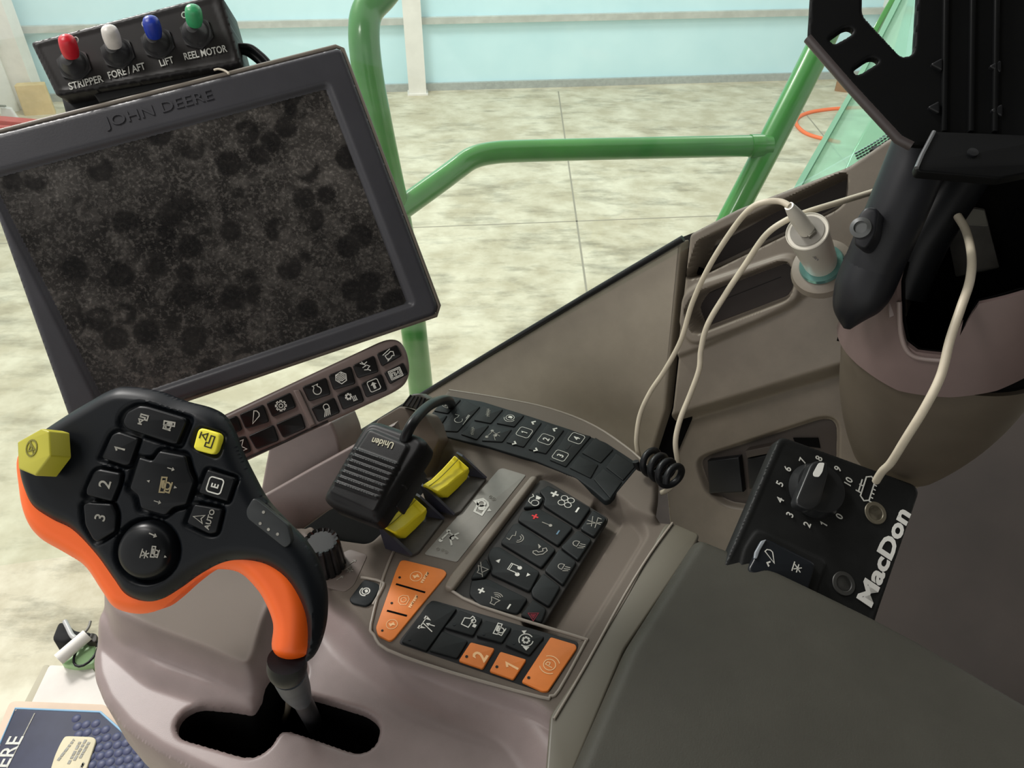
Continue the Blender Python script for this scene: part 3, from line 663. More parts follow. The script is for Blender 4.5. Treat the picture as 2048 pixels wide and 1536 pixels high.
# black roll tube and bracket plate
tubm = mat('tube_black', (26, 27, 31), .42, .3, var=.1, vscale=14)
tb = thing('support_tube', 'black tubular support arm running down in front of the round bin', 'support arm', tuple(P(1690, 640, .54)))
rt = .0195
tube('tube_body', ptd([(1890, 180, .50), (1822, 350, .515), (1768, 480, .53), (1728, 572, .545)]), rt, tubm, tb, n=32, sm=6)
tube('cut_end', ptd([(1748, 526, .538), (1724, 582, .544), (1704, 622, .549), (1694, 657, .553)]), rt, tubm, tb, n=32, rad=[.0198, .0192, .0135, .0025], sm=6)
tube('inner_rod', ptd([(1960, 300, .57), (1850, 470, .585), (1800, 590, .60)]), .019, blk, tb, n=24)
cl = Plane(P(1728, 455, .500), [-.55, -.65, .5])
slab('clamp_boss', cl, [(1706, 490), (1710, 440), (1730, 412), (1758, 416), (1750, 470), (1730, 500)], -.02, .003, tubm, tb, r=.004, bevel=.002)
lathe('clamp_screw', cl.px(1722, 456, .003), cl.n, [(.0001, 0), (.0066, 0), (.0066, .002), (.004, .003), (.004, .001), (.0001, .001)], mat('grey_screw', (90, 92, 92), .35, metal=.5), tb)
BR = Plane(P(1800, 180, .47), [-.25, -.72, .62])
bp_ = thing('mounting_bracket', 'black steel plate bracket with two slots and a triangular cut-out', 'bracket', tuple(BR.px(1850, 290)))
powder = mat('black_powder_coat', (9, 10, 11), .5, .12, var=.1, vscale=30, bump=.2, bscale=2000, bdist=.0001)
relief('plate', BR, [(1624, -60), (1616, 74), (1800, 276), (1826, 290), (2130, 292), (2130, -60)], powder, bp_, cell=.0011, edge=.0008, skirt=.005, rc=.004,
  holes=[[(1726, -90), (1724, 30), (1800, 112), (1814, 114), (1828, 106), (1840, -90)], [(1655, 78), (1692, 52), (1708, 58), (1704, 70), (1668, 90)], [(1704, 138), (1742, 112), (1762, 122), (1722, 148), (1712, 150)]])
tube('lower_edge_roll', [BR.px(x, y, -.003) for x, y in ((1617, 76), (1700, 172), (1798, 278), (1824, 291))], .0034, mat('worn_black_edge', (62, 56, 56), .4), bp_, sm=0)
for xs in (1888, 1942, 1990):
    slab('stiffening_rib', BR, [(xs, -60), (xs+12, -60), (xs+8, 262), (xs-4, 262)], 0, .003, powder, bp_, bevel=.0012)
for x, y in ((1878, 128), (1872, 214), (1995, 132), (1998, 220)):
    slab('punched_louvre', BR, [(x-18, y), (x+8, y-14), (x+8, y+14)], 0, .003, blk, bp_, bevel=.001, r=.002)
BF = Plane(P(1940, 320, .445), [-.05, -.45, .9])
slab('lower_flange', BF, [(1862, 266), (1870, 262), (2130, 272), (2130, 330), (2020, 352), (2000, 356), (1836, 342), (1832, 330)], -.006, 0, powder, bp_, bevel=.001, r=.002)
tube('flange_edge', [BF.px(x, y, 0) for x, y in ((1833, 336), (1844, 310), (1868, 264))], .0013, mat('bare_metal_edge', (120, 122, 124), .3, metal=.6), bp_, sm=0)
lathe('flange_bolt', BF.px(1945, 306), BF.n, [(.0001, 0), (.003, 0), (.003, .001), (.0001, .0012)], blk, bp_)

# car charger in its socket
CH0 = W.px(1640, 520, .004)
cht = P(1614, 462, .575)
chax = unit(cht - P(1642, 526, .62)); chb = P(1642, 526, .62)
sk = thing('power_socket', 'round glossy teal-lit ring of the charger socket on the side ledge', 'socket', tuple(chb))
lathe('mounting_boss', chb-chax*.012, chax, [(.001, 0), (.026, 0), (.024, .006), (.019, .008), (.001, .008)], taupe, sk)
lathe('light_ring', chb-chax*.004, chax, [(.0128, 0), (.0165, 0), (.0175, .002), (.0165, .0045), (.0128, .0045)], mat('teal_chrome_ring', (120, 170, 166), .15, metal=.7), sk)
ch = thing('car_charger', 'cream cylindrical usb car charger plugged into the ledge socket', 'charger', tuple(chb))
Lc = float(np.linalg.norm(cht-chb))
lathe('body', chb, chax, [(.001, 0), (.0122, 0), (.0128, .004), (.0150, Lc-.004), (.0156, Lc-.0006), (.0150, Lc), (.0146, Lc-.0008), (.001, Lc-.0008)], chargm, ch, n=48)
CT = Plane(cht, chax)
lathe('rim_line', cht, chax, [(.0120, 0), (.0123, 0), (.0123, .0002), (.0120, .0002)], mat('grey_line', (120, 116, 108), .5), ch, n=48)
sf = Plane(P(1625, 508, .585), ray(1625, 508))
dashes('faded_print', sf, [((1609, 497), (1636, 521))], .0035, .0016, mat('grey_print', (110, 106, 100), .6), ch, 3, 9)
# usb plugs and cream cables
pl = thing('usb_cable', 'cream usb cable looping left from the plug in the charger', 'cable', tuple(cht))
e1 = P(1578, 412, .555); 
tube('plug', [cht+chax*.0005+np.array([.000, 0, 0]), cht*.45+e1*.55, e1], .0052, chargm, pl, n=16, sm=4, rad=[.0058, .0056, .0034])
slab('usb_tip', CT, [(1592, 452), (1606, 440), (1632, 462), (1618, 474)], 0, .003, mat('grey_plug_metal', (130, 126, 116), .35, metal=.4), pl, bevel=.0005)
tube('cord', ptd([(1579, 412, .555), (1560, 403, .56), (1530, 404, .565), (1500, 418, .575), (1466, 458, .60), (1420, 530, .63), (1385, 605, .66), (1362, 680, .68), (1330, 740, .70), (1300, 785, .715), (1280, 830, .725), (1273, 880, .73), (1278, 915, .735)]), .0023, cablem, pl, n=10)
c2 = tube('usb_cable', ptd([(1800, 366, .60), (1745, 384, .60), (1680, 404, .59), (1615, 424, .586), (1570, 442, .59), (1530, 472, .60), (1490, 530, .62), (1450, 590, .635), (1415, 650, .65), (1402, 700, .66), (1398, 740, .665), (1380, 790, .675), (1360, 840, .68), (1351, 885, .685), (1356, 930, .69), (1352, 958, .692), (1338, 978, .695), (1322, 986, .70)]), .0024, cablem, n=10)
tag(c2, 'cream cable crossing the charger top from the right and hanging down to the coiled cord', 'cable')
c3 = tube('usb_cable', ptd([(1915, 432, .56), (1932, 462, .55), (1943, 510, .53), (1940, 560, .51), (1922, 615, .50), (1900, 680, .495), (1882, 750, .495), (1850, 815, .50), (1810, 880, .52), (1782, 925, .545), (1765, 942, .56), (1752, 962, .575)]), .0029, cablem, n=10)
tag(c3, 'cream cable hanging out of the round bin down to the control box', 'cable')
# coiled black cord
pts = []
ca, cb = P(1290, 915, .70), P(1352, 958, .665); ax = unit(cb-ca); u_ = unit(np.cross(ax, [0, 0, 1])); v_ = np.cross(ax, u_)
for k in range(0, 86):
    t = k/85; a = 2*math.pi*4*t; pts.append(ca+(cb-ca)*t+(u_*math.cos(a)+v_*math.sin(a))*.0105)
tag(tube('coiled_cord', pts, .0031, blk, n=10, sm=2), 'black coiled microphone cord behind the curved keypad', 'cord')

# ---------------------------------------------------------------- monitor
M = Plane(P(400, 480, .53), [.2, -.76, .6])
mo = thing('display_monitor', 'large dusty dark touch-screen monitor with charcoal bezel', 'monitor', tuple(M.px(500, 700)))
OUT = [(-60, 280), (672, 95), (684, 98), (876, 612), (872, 628), (150, 872), (138, 862)]
SCR = [(-18, 357), (648, 178), (652, 180), (812, 602), (808, 608), (222, 806), (196, 782)]
relief('bezel', M, [(-60, 280), (672, 95), (684, 98), (876, 612), (872, 628), (150, 872)], dark, mo, cell=.0015, edge=.0025, skirt=.035, rc=.004,
  layers=[([(-30, 352), (655, 168), (826, 608), (205, 816)], -.0035, .004, 0, .002)])
tube('bezel_edge', [M.px(x, y, -.004) for x, y in ((-60, 278), (672, 93), (685, 98), (878, 612), (873, 630), (150, 874))], .0016, mat('tan_bezel_edge', (112, 104, 94), .45), mo, sm=0)
scr = bpy.data.materials.new('dusty_screen'); scr.use_nodes = True; nt = scr.node_tree; b = nt.nodes['Principled BSDF']
tc = nt.nodes.new('ShaderNodeTexCoord')
def nz(sc, det=8, ro=.6):
    n = nt.nodes.new('ShaderNodeTexNoise'); n.inputs['Scale'].default_value = sc; n.inputs['Detail'].default_value = det; n.inputs['Roughness'].default_value = ro; nt.links.new(tc.outputs['Object'], n.inputs['Vector']); return n.outputs['Fac']
def ramp(src, p0, p1, c0=0, c1=1):
    r = nt.nodes.new('ShaderNodeMapRange'); r.inputs[1].default_value = p0; r.inputs[2].default_value = p1; r.inputs[3].default_value = c0; r.inputs[4].default_value = c1; nt.links.new(src, r.inputs[0]); return r.outputs[0]
def mth(op, a, c):
    n = nt.nodes.new('ShaderNodeMath'); n.operation = op
    for i, q in enumerate((a, c)):
        if isinstance(q, (int, float)): n.inputs[i].default_value = q
        else: nt.links.new(q, n.inputs[i])
    n.use_clamp = True; return n.outputs[0]
dust = ramp(nz(14, 6), .32, .72); fine = ramp(nz(420, 4, .7), .5, .75); mid = ramp(nz(70, 8, .7), .45, .75)
vr = nt.nodes.new('ShaderNodeTexVoronoi'); vr.inputs['Scale'].default_value = 44; vr.inputs['Randomness'].default_value = 1; nt.links.new(tc.outputs['Object'], vr.inputs['Vector'])
spot = ramp(vr.outputs['Distance'], .30, .44); area_sel = ramp(nz(22, 2), .53, .60)
spots = mth('MAXIMUM', mth('MAXIMUM', spot, area_sel), .22)
wear = ramp(nz(7, 3), .3, .62, .45, 1)
dd = mth('ADD', mth('MULTIPLY', dust, .22), mth('MULTIPLY', mid, .30)); dd = mth('ADD', dd, mth('MULTIPLY', fine, .55)); dd = mth('MULTIPLY', dd, wear); dd = mth('MULTIPLY', dd, spots)
mxr = nt.nodes.new('ShaderNodeMix'); mxr.data_type = 'RGBA'; mxr.inputs[6].default_value = (.006, .006, .007, 1); mxr.inputs[7].default_value = (.22, .20, .18, 1)
nt.links.new(dd, mxr.inputs[0]); nt.links.new(mxr.outputs[2], b.inputs['Base Color'])
nt.links.new(ramp(dd, 0, 1, .22, .7), b.inputs['Roughness']); b.inputs['Specular IOR Level'].default_value = .35
slab('screen', M, SCR, -.006, -.0034, scr, mo, bevel=0, at=-.0034)
text('lettering', M, 'JOHN DEERE', (212, 256), (428, 198), dark, mo, .0002, h=.0072, th=.0006)
slab('rear_housing', M, [(60, 330), (600, 190), (760, 600), (260, 780)], -.06, -.034, blk, mo, bevel=.004, at=-.035)

# row of keys under the monitor
D = M.shift(-.006)
kp = thing('key_strip', 'mauve strip of black icon keys mounted below the monitor', 'keypad', tuple(D.px(640, 830)))
slab('housing', D, [(360, 868), (430, 838), (772, 678), (798, 679), (814, 700), (821, 742), (812, 768), (790, 784), (480, 928), (380, 972), (350, 930)], -.02, 0, strip_m, kp, bevel=.003, r=.008)
def z4(x, y): return (420+x/4.655, 660+y/4.655)
rv = (.92, -.40)
KEYS = [([(150, 830), (250, 795), (300, 930), (220, 965)], None), ([(220, 1010), (330, 985), (385, 1130), (290, 1170)], ('hour', (290, 1080))),
 ([(270, 785), (495, 690), (552, 855), (330, 922)], ('wedge', (420, 805))), ([(520, 680), (748, 580), (803, 720), (580, 812)], ('gear', (660, 705))),
 ([(855, 530), (1080, 440), (1125, 600), (920, 668)], ('dial', (995, 555))), ([(1100, 420), (1312, 335), (1358, 500), (1150, 562)], ('mesh', (1222, 447))),
 ([(1325, 330), (1527, 235), (1573, 390), (1375, 452)], ('swirl', (1448, 340))), ([(1550, 220), (1740, 135), (1790, 240), (1600, 342)], ('crane', (1668, 237))),
 ([(355, 985), (590, 880), (643, 1030), (430, 1115)], None), ([(610, 875), (847, 773), (893, 915), (680, 1007)], None),
 ([(940, 725), (1155, 625), (1213, 770), (1005, 860)], ('lamp', (1085, 745))), ([(1180, 605), (1387, 515), (1438, 665), (1235, 747)], ('sunheat', (1290, 620))),
 ([(1405, 500), (1597, 405), (1653, 560), (1455, 632)], ('homearrow', (1526, 515))), ([(1620, 395), (1802, 300), (1850, 410), (1675, 508)], ('chart', (1728, 405)))]
for poly, ic in KEYS:
    k = slab('key', D, [z4(*q) for q in poly], -.002, .0022, keyb, kp, bevel=.0008, r=.0018)
    if ic: icon('symbol', D, z4(*ic[1]), rv, 13, ic[0], ink, k, .0024, lw=.0006)
slab('divider_ridge', D, [z4(*q) for q in ((770, 560), (830, 555), (985, 880), (930, 900))], 0, .003, strip_m, kp, bevel=.0012)
tube('lower_seam', [D.px(*z4(x, y), .0003) for x, y in ((330, 1200), (700, 1040), (900, 940), (1100, 850))], .0006, groove, kp, sm=0)
MT = Plane(P(600, 930, .70), [-.2, -.8, .4])
struct(slab('trim_8', MT, [(540, 880), (662, 842), (674, 872), (684, 915), (660, 1000), (500, 1080), (520, 985), (530, 930)], -.05, 0, mauve, bevel=.003, r=.003))

# toggle switch box
T = Plane(P(270, 100, .545), [.12, -.84, .53])
tg = thing('toggle_switch_box', 'black box of four coloured toggle switches above the monitor', 'switch box', tuple(T.px(300, 180)))
relief('housing', T, [(60, 84), (432, -14), (442, -12), (482, 128), (112, 192)], mat('black_painted_box', (40, 38, 38), .38, .3, var=.15, vscale=30), tg, cell=.0015, edge=.002, skirt=.045, rc=.002,
  layers=[([(74, 90), (426, 0), (470, 120), (122, 180)], -.0006, .002, 0, .002)])
slab('mount_foot', T, [(122, 196), (480, 132), (474, 200), (140, 262)], -.05, -.022, blk, tg, bevel=.002, at=-.022)
slab('cable_clamp', T, [(185, 186), (424, 140), (434, 152), (198, 206)], -.022, -.010, mat('matte_black', (30, 30, 31), .6), tg, bevel=.002, at=-.01)
for s, p0, p1 in (('STRIPPER', (140, 180), (208, 163)), ('FORE / AFT', (219, 158), (292, 138)), ('LIFT', (322, 133), (349, 125)), ('REEL MOTOR', (370, 120), (455, 103))):
    text('lettering', T, s, p0, p1, ink, tg, .0003, h=.0048 if s != 'LIFT' else .0046, bold=.015)
caps = [('red_cap', (200, 28, 44), (149, 130), (143, 112), (131, 71)), ('white_cap', (214, 210, 204), (236, 106), (229, 92), (216, 52)), ('blue_cap', (30, 56, 160), (316, 86), (309, 72), (300, 34)), ('green_cap', (60, 158, 104), (394, 66), (389, 48), (386, 12))]
for nm, col, cpos, lo, hi in caps:
    sw = lathe('switch_boot', T.px(*cpos), T.n, [(.0108, -.001), (.0104, .001), (.0095, .002), (.0088, .003), (.0088, .004), (.0075, .006), (.0052, .009), (.004, .012), (.001, .0125)], mat('rubber_boot', (52, 52, 53), .35), tg, n=6 if False else 32)
    lathe('hex_nut', T.px(*cpos), T.n, [(.001, 0), (.0118, 0), (.0118, .0012), (.001, .0012)], mat('rubber_boot', (52, 52, 53)), sw, n=6)
    a, c_ = T.px(*lo, .011), T.px(*hi, .022)
    q = [a, a*.75+c_*.25, a*.4+c_*.6, a*.12+c_*.88, c_+(c_-a)*.02]
    cp = tube('lever_cap', q, .006, mat(nm, col, .35, .5, var=.08, vscale=200), tg, n=20, sm=5, rad=[.0048, .0056, .0057, .0048, .0016]); cp['label'] = nm.replace('_', ' ') + ' on a toggle lever'
ring = mat('white_ring_mark', (190, 190, 186), .5)
for c_, in (((501/3.303+.0, 80),), ((955/3.303, 48),), ((1217/3.303, 30),)):
    cc = T.px(c_[0], c_[1], .016); tube('label_ring', [cc + T.u*.0016*math.cos(a)+T.v*.0019*math.sin(a) for a in np.linspace(0, 2*math.pi, 13)[:-1]], .0004, ring, tg, n=6, sm=0, closed=True)
for k, (pp, lb_) in enumerate((([(474, 92), (500, 94), (520, 108), (536, 124), (552, 150)], 'upper'), ([(476, 100), (494, 104), (512, 116), (526, 130), (536, 150)], 'lower'))):
    o = tube('black_cable', [P(x, y, .57+.004*k) for x, y in pp], .0022+.0008*k, blk, n=10)
    tag(o, ('thin upper' if k == 0 else 'thicker lower') + ' black cable leaving the right end of the toggle switch box', 'cable')
tag(tube('twine', [M.px(x, y, -.004+.004*i/4) for i, (x, y) in enumerate(((428, 140), (436, 138), (446, 140), (454, 144), (458, 148)))], .0008, cablem, n=6), 'short cream twine end poking out above the monitor edge', 'string')

# ---------------------------------------------------------------- armrest console
C = Plane([0, .5, 2.5], [0, 0, 1])
con = thing('armrest_console', 'mauve moulded armrest console carrying keypads and the joystick gate', 'console', (.0, .42, 2.40))
OLc = [(255, 1168), (222, 1212), (196, 1264), (183, 1310), (186, 1352), (206, 1402), (250, 1455), (316, 1500), (400, 1540), (520, 1590), (700, 1660), (1000, 1760), (1700, 1760), (1500, 1150, -.003), (1352, 1046, -.003), (1308, 1042, -.003), (1316, 1010, .002), (1318, 965, .002), (1272, 905, .002), (1190, 852, .002), (1100, 816, .002), (1000, 796, .002), (896, 780, .002), (866, 815, .002), (838, 862, .002), (862, 895, 0), (905, 905, 0), (872, 950, -.003), (830, 1000, -.003), (770, 1055, -.003), (738, 1086, -.003), (650, 1078, -.006), (600, 1060, -.01), (520, 1080, -.024), (330, 1120)]
hole = [(350, 1455), (354, 1438), (370, 1420), (397, 1408), (464, 1420), (505, 1430), (519, 1416), (552, 1356), (570, 1320), (600, 1316), (612, 1335), (612, 1352), (602, 1373), (607, 1385), (681, 1406), (734, 1423), (754, 1438), (761, 1458), (754, 1485), (734, 1502), (708, 1505), (611, 1471), (570, 1458), (556, 1468), (543, 1490), (523, 1507), (499, 1514), (476, 1510), (359, 1476)]
deck = [(600, 1000), (640, 1130), (662, 1196), (706, 1228), (742, 1276), (780, 1306), (900, 1352), (1068, 1416), (1100, 1440), (1200, 1500), (1800, 1800), (1700, 900), (700, 600), (600, 900)]
slope = [(560, 1000), (628, 1150), (655, 1226), (700, 1290), (800, 1360), (930, 1408), (1030, 1450), (1100, 1560), (1200, 1900), (1900, 1900), (1800, 600), (600, 600)]
ridge_h = [(835, 860), (896, 776), (1000, 790), (1100, 812), (1190, 848), (1275, 900), (1325, 965), (1316, 1046), (1230, 1010), (1150, 965), (1060, 925), (960, 896), (880, 880)]
tray = [(1200, 985), (1245, 1010), (1296, 1062), (1160, 1284), (1040, 1250), (1130, 1110)]
keyrec = [(1078, 950), (1130, 960), (1246, 1030), (1110, 1244), (905, 1184), (900, 1172)]
slopeF = lambda pts: 0
pedestal = [(228, 1250), (300, 1285), (420, 1330), (492, 1366), (520, 1352), (545, 1255), (585, 1180), (610, 1090), (560, 1030), (300, 1080), (205, 1180)]
ped2 = [(196, 1262), (300, 1352), (430, 1396), (508, 1424), (560, 1340), (600, 1240), (640, 1100), (600, 1000), (250, 1000), (150, 1180)]
shell_m = mat('console_plastic', (136, 122, 120), .40, .5, var=.07, vscale=25, bump=.3, bscale=1500, bdist=.0002)
nt = shell_m.node_tree; bs = nt.nodes['Principled BSDF']; at2 = nt.nodes.new('ShaderNodeAttribute'); at2.attribute_name = 'finish'
mx = nt.nodes.new('ShaderNodeMix'); mx.data_type = 'RGBA'; nt.links.new(at2.outputs['Fac'], mx.inputs[0]); nt.links.new(bs.inputs['Base Color'].links[0].from_socket, mx.inputs[6]); mx.inputs[7].default_value = (.135, .115, .097, 1); mr_ = nt.nodes.new('ShaderNodeMapRange'); nt.links.new(at2.outputs['Fac'], mr_.inputs[0]); mr_.inputs[3].default_value = .40; mr_.inputs[4].default_value = .72; nt.links.new(mr_.outputs[0], bs.inputs['Roughness']); ms_ = nt.nodes.new('ShaderNodeMapRange'); nt.links.new(at2.outputs['Fac'], ms_.inputs[0]); ms_.inputs[3].default_value = .5; ms_.inputs[4].default_value = .15; nt.links.new(ms_.outputs[0], bs.inputs['Specular IOR Level']); nt.links.new(mx.outputs[2], bs.inputs['Base Color'])
relief('console_shell', C, OLc, shell_m, con, cell=.0013, edge=.007, skirt=.05, hskirt=.006, at=-.024, rc=.006, holes=[hole], hole_edge=.003,
  layers=[(slope, .014, .030, -.018, .03), (deck, .010, .007, -.003, .012), (ridge_h, .007, .007, .004, .01), (tray, -.010, .006, 0, .01), (keyrec, -.004, .003, 0, .004), (ped2, .013, .014, -.018, .01), (pedestal, .026, .011, .0, .012)], mask=[([(560, 1040), (640, 1100), (655, 1196), (706, 1232), (742, 1276), (780, 1306), (900, 1350), (1078, 1408), (1110, 1440), (1300, 1700), (1900, 1800), (1700, 900), (700, 600)], -.003, .008, 1.0), ([(258, 1235), (300, 1262), (400, 1300), (470, 1330), (500, 1334), (520, 1290), (535, 1220), (600, 1100), (560, 1030), (300, 1080), (215, 1190)], .012, .012, .9)])
hp = ccw(rnd(ccw([C.uv(x, y, -.024) for x, y in hole]), .003)); hp = inset(hp, -.003); nh = len(hp)
put('gate_shade_wall', [C.w(*q, -.0285) for q in hp]+[C.w(*q, -.155) for q in hp], [(i, (i+1) % nh, (i+1) % nh+nh, i+nh) for i in range(nh)], void, con, fix=False)  # black walls, and floor below, stand in for the shade inside the slot
slab('gate_shade_floor', C, [(250, 1340), (640, 1220), (860, 1420), (760, 1600), (250, 1560)], -.16, -.15, void, con, bevel=0, at=-.05)
rimm = mat('satin_rim', (138, 130, 120), .35, .5)
tube('panel_rim', [C.px(x, y, .0005) for x, y in ((790, 1098), (768, 1150), (742, 1248), (748, 1270), (775, 1300), (900, 1344), (1080, 1394), (1100, 1392), (1118, 1380), (1172, 1282))], .0012, rimm, con, sm=3)
tube('panel_rim', [C.px(x, y, .0005) for x, y in ((896, 1176), (960, 1212), (1176, 1280))], .0013, rimm, con, sm=3)
slab('divider_bar', C, [(1062, 950), (1076, 952), (904, 1180), (888, 1172), (900, 1150)], -.002, .004, taupe, con, bevel=.002, r=.003)
tube('housing_edge', [C.px(x, y, .0062) for x, y in ((898, 781), (1000, 797), (1100, 818), (1188, 852), (1266, 905), (1300, 940))], .0014, rimm, con, sm=4)
# label strip
slab('label_strip', C, [(998, 938), (1006, 936), (1052, 950), (914, 1124), (848, 1108)], 0, .0006, labm, con, bevel=.0002, r=.002)
icon('symbol', C, (966, 1014), (.55, -.8), 20, 'combine', ink, con, .0009)
icon('symbol', C, (902, 1075), (.55, -.8), 18, 'seed', ink, con, .0009)
for c_ in ((982, 994), (988, 998), (876, 1098), (886, 1100), (893, 1104)): icon('symbol', C, c_, (.55, -.8), 4, 'ring', inkd, con, .0009)
slab('label_strip', C, [(655, 1122), (700, 1098), (735, 1110), (708, 1170), (690, 1184), (648, 1172)], -.001, .0005, mat('brown_label', (108, 98, 92), .5), con, bevel=.0002, r=.003)
for c_, g_ in (((705, 1124), 'arrowr'), ((700, 1140), 'star'), ((680, 1156), 'arrowr')): icon('symbol', C, c_, (.8, -.5), 10, g_, inkd, con, .0008)
# lock key
lk = slab('lock_key', C, [(704, 1190), (728, 1158), (757, 1166), (760, 1176), (744, 1204), (732, 1212), (704, 1206), (698, 1198)], -.001, .002, rubber, con, bevel=.0008, r=.003)
icon('symbol', C, (730, 1183), (.85, -.3), 13, 'lockp', ink, lk, .0022)
tube('key_surround', [C.px(x, y, .0004) for x, y in ((722, 1155), (764, 1164), (764, 1178), (746, 1210))], .0014, rimm, con, sm=3)
# round knob
kb = C.px(652, 1130, 0); kt = 0.030
lathe('round_knob', kb, (0, 0, 1), [(.001, 0), (.0165, 0), (.0160, .006), (.0145, kt-.002), (.0135, kt), (.011, kt-.0015), (.001, kt-.0015)], mat('ribbed_knob_black', (22, 22, 23), .25, .5), con, n=64, rib=16, ribamp=.09, angle=20)

def z3(x, y): return (860+x/4.267, 760+y/4.267)
def zk(x, y): return (860+x/4.655, 930+y/4.655)
def z5(x, y): return (730+x/4.551, 1090+y/4.551)
# curved keypad
H = .0075
cp = slab('curved_keypad', C, [z3(*q) for q in ((-98, 425), (140, 128), (450, 182), (800, 290), (1200, 420), (1500, 530), (1778, 712), (1775, 745), (1545, 1020), (1500, 1035), (1390, 940), (1250, 836), (900, 690), (500, 570), (200, 500))], .002, H, rubber, con, bevel=.0012, r=.003)
hk = (.60, -.80)
CK = [([(140, 140), (265, 165), (152, 285), (32, 262)], [('gear2', (155, 205), 9)]), ([(18, 278), (148, 302), (60, 430), (-80, 400)], [('gear2', (22, 362), 9)]),
 ([(300, 172), (430, 225), (235, 440), (75, 432)], [('start', (255, 325), 13)]), ([(445, 218), (625, 248), (520, 370), (375, 342)], [('auger', (500, 280), 10)]), ([(362, 356), (505, 385), (400, 508), (262, 462)], [('auger', (366, 437), 10)]),
 ([(652, 255), (805, 300), (720, 398), (566, 368)], [('lockp', (680, 325), 10)]), ([(532, 386), (700, 420), (618, 528), (440, 518)], [('seed', (550, 470), 12)]),
 ([(825, 315), (955, 362), (800, 572), (648, 530)], [('chev', (878, 362), 7), ('frame', (805, 447), 11), ('chevd', (725, 540), 7)]), ([(1004, 372), (1146, 425), (990, 628), (838, 590)], [('chev', (1060, 420), 7), ('frame', (990, 505), 11), ('chevd', (907, 597), 7)]),
 ([(1184, 432), (1376, 478), (1160, 740), (1020, 680)], [('frame', (1250, 497), 11), ('frame', (1112, 645), 11), ('minus', (1180, 572), 8)]),
 ([(1412, 488), (1566, 590), (1458, 706), (1296, 620)], []), ([(1274, 642), (1438, 720), (1372, 836), (1190, 748)], []), ([(1590, 622), (1758, 728), (1648, 856), (1502, 742)], []), ([(1482, 752), (1640, 868), (1540, 1010), (1396, 842)], [])]
for poly, ics in CK:
    k = slab('key', C, [z3(*q) for q in poly], H-.0005, H+.0011, keym, cp, bevel=.0007, r=.0014)
    for g_, c_, s_ in ics: icon('symbol', C, z3(*c_), hk, s_, g_, blk if g_ == 'minus' else (inkd if g_ in ('gear2', 'auger', 'seed') else ink), k, H+.0013, lw=.0005)
for s, a in (('1', (805, 447)), ('2', (990, 505)), ('3', (1112, 645)), ('4', (1250, 497))):
    letter('numeral', C, s, z3(*a), hk, .0062, ink, cp, H+.0014, bold=.02)
# centre keypad
bpz = slab('centre_keypad', C, [zk(*q) for q in ((1030, 130), (1100, 150), (1660, 490), (1655, 520), (1060, 1480), (1020, 1490), (450, 1320), (215, 1180))], -.004, -.001, mat('dusty_black_base', (34, 32, 30), .7, var=.3, vscale=60), con, bevel=.001, r=.004)
kk = (.56, -.83); Z = .002
NK = [([(1100, 185), (1500, 398), (1375, 578), (1052, 372), (1072, 312), (1015, 240)], [('plus', (1160, 270), 8, ink), ('fan', (1268, 340), 13, ink), ('minus', (1372, 418), 7, ink)], 'fan_key'),
 ([(1000, 245), (1060, 312), (1015, 388), (868, 398), (905, 315)], [('animal', (970, 325), 13, ink)], 'key'),
 ([(852, 432), (1020, 402), (1336, 578), (1195, 750), (815, 512)], [('plus', (978, 480), 7, inkr), ('thermo', (1090, 550), 10, inkd), ('minus', (1192, 628), 6, inkb)], 'temperature_key'),
 ([(775, 545), (830, 538), (1176, 782), (1040, 955), (655, 722)], [('swap', (805, 670), 15, inkd), ('phone', (1020, 795), 14, inkd)], 'phone_key'),
 ([(575, 766), (640, 754), (1026, 992), (930, 1176), (562, 1008), (580, 960), (534, 842)], [('tri', (640, 890), 10, ink), ('note', (795, 965), 14, ink), ('tri', (910, 1025), 9, ink)], 'media_key'),
 ([(520, 864), (572, 960), (508, 1046), (375, 1056), (432, 952)], [('mute', (485, 970), 14, inkd)], 'key'),
 ([(382, 1074), (540, 1056), (914, 1240), (818, 1386), (462, 1306), (364, 1200)], [('plus', (478, 1170), 8, ink), ('speaker', (612, 1245), 14, inkd), ('minus', (735, 1318), 7, ink)], 'volume_key'),
 ([(1518, 412), (1648, 496), (1530, 668), (1398, 590)], [('beacon', (1530, 530), 12, inkd)], 'key'),
 ([(1382, 602), (1510, 690), (1380, 886), (1214, 762)], [('work', (1382, 745), 12, inkd)], 'key'),
 ([(1206, 772), (1368, 900), (1240, 1116), (1064, 980)], [('work', (1242, 958), 12, inkd)], 'key'),
 ([(1054, 1000), (1218, 1130), (1110, 1316), (950, 1220), (942, 1160)], [], 'key'),
 ([(962, 1248), (1088, 1338), (1040, 1462), (838, 1396)], [('hazard', (955, 1400), 11, inkrd)], 'hazard_key')]
for poly, ics, nm in NK:
    k = slab(nm, C, [zk(*q) for q in poly], -.002, Z, keym, bpz, bevel=.0012, r=.0025)
    for g_, c_, s_, mm in ics: icon('symbol', C, zk(*c_), kk if g_ != 'tri' else ((.83, .56) if c_[0] < 800 else (-.83, -.56)), s_, g_, mm, k, Z+.0002, lw=.0006)
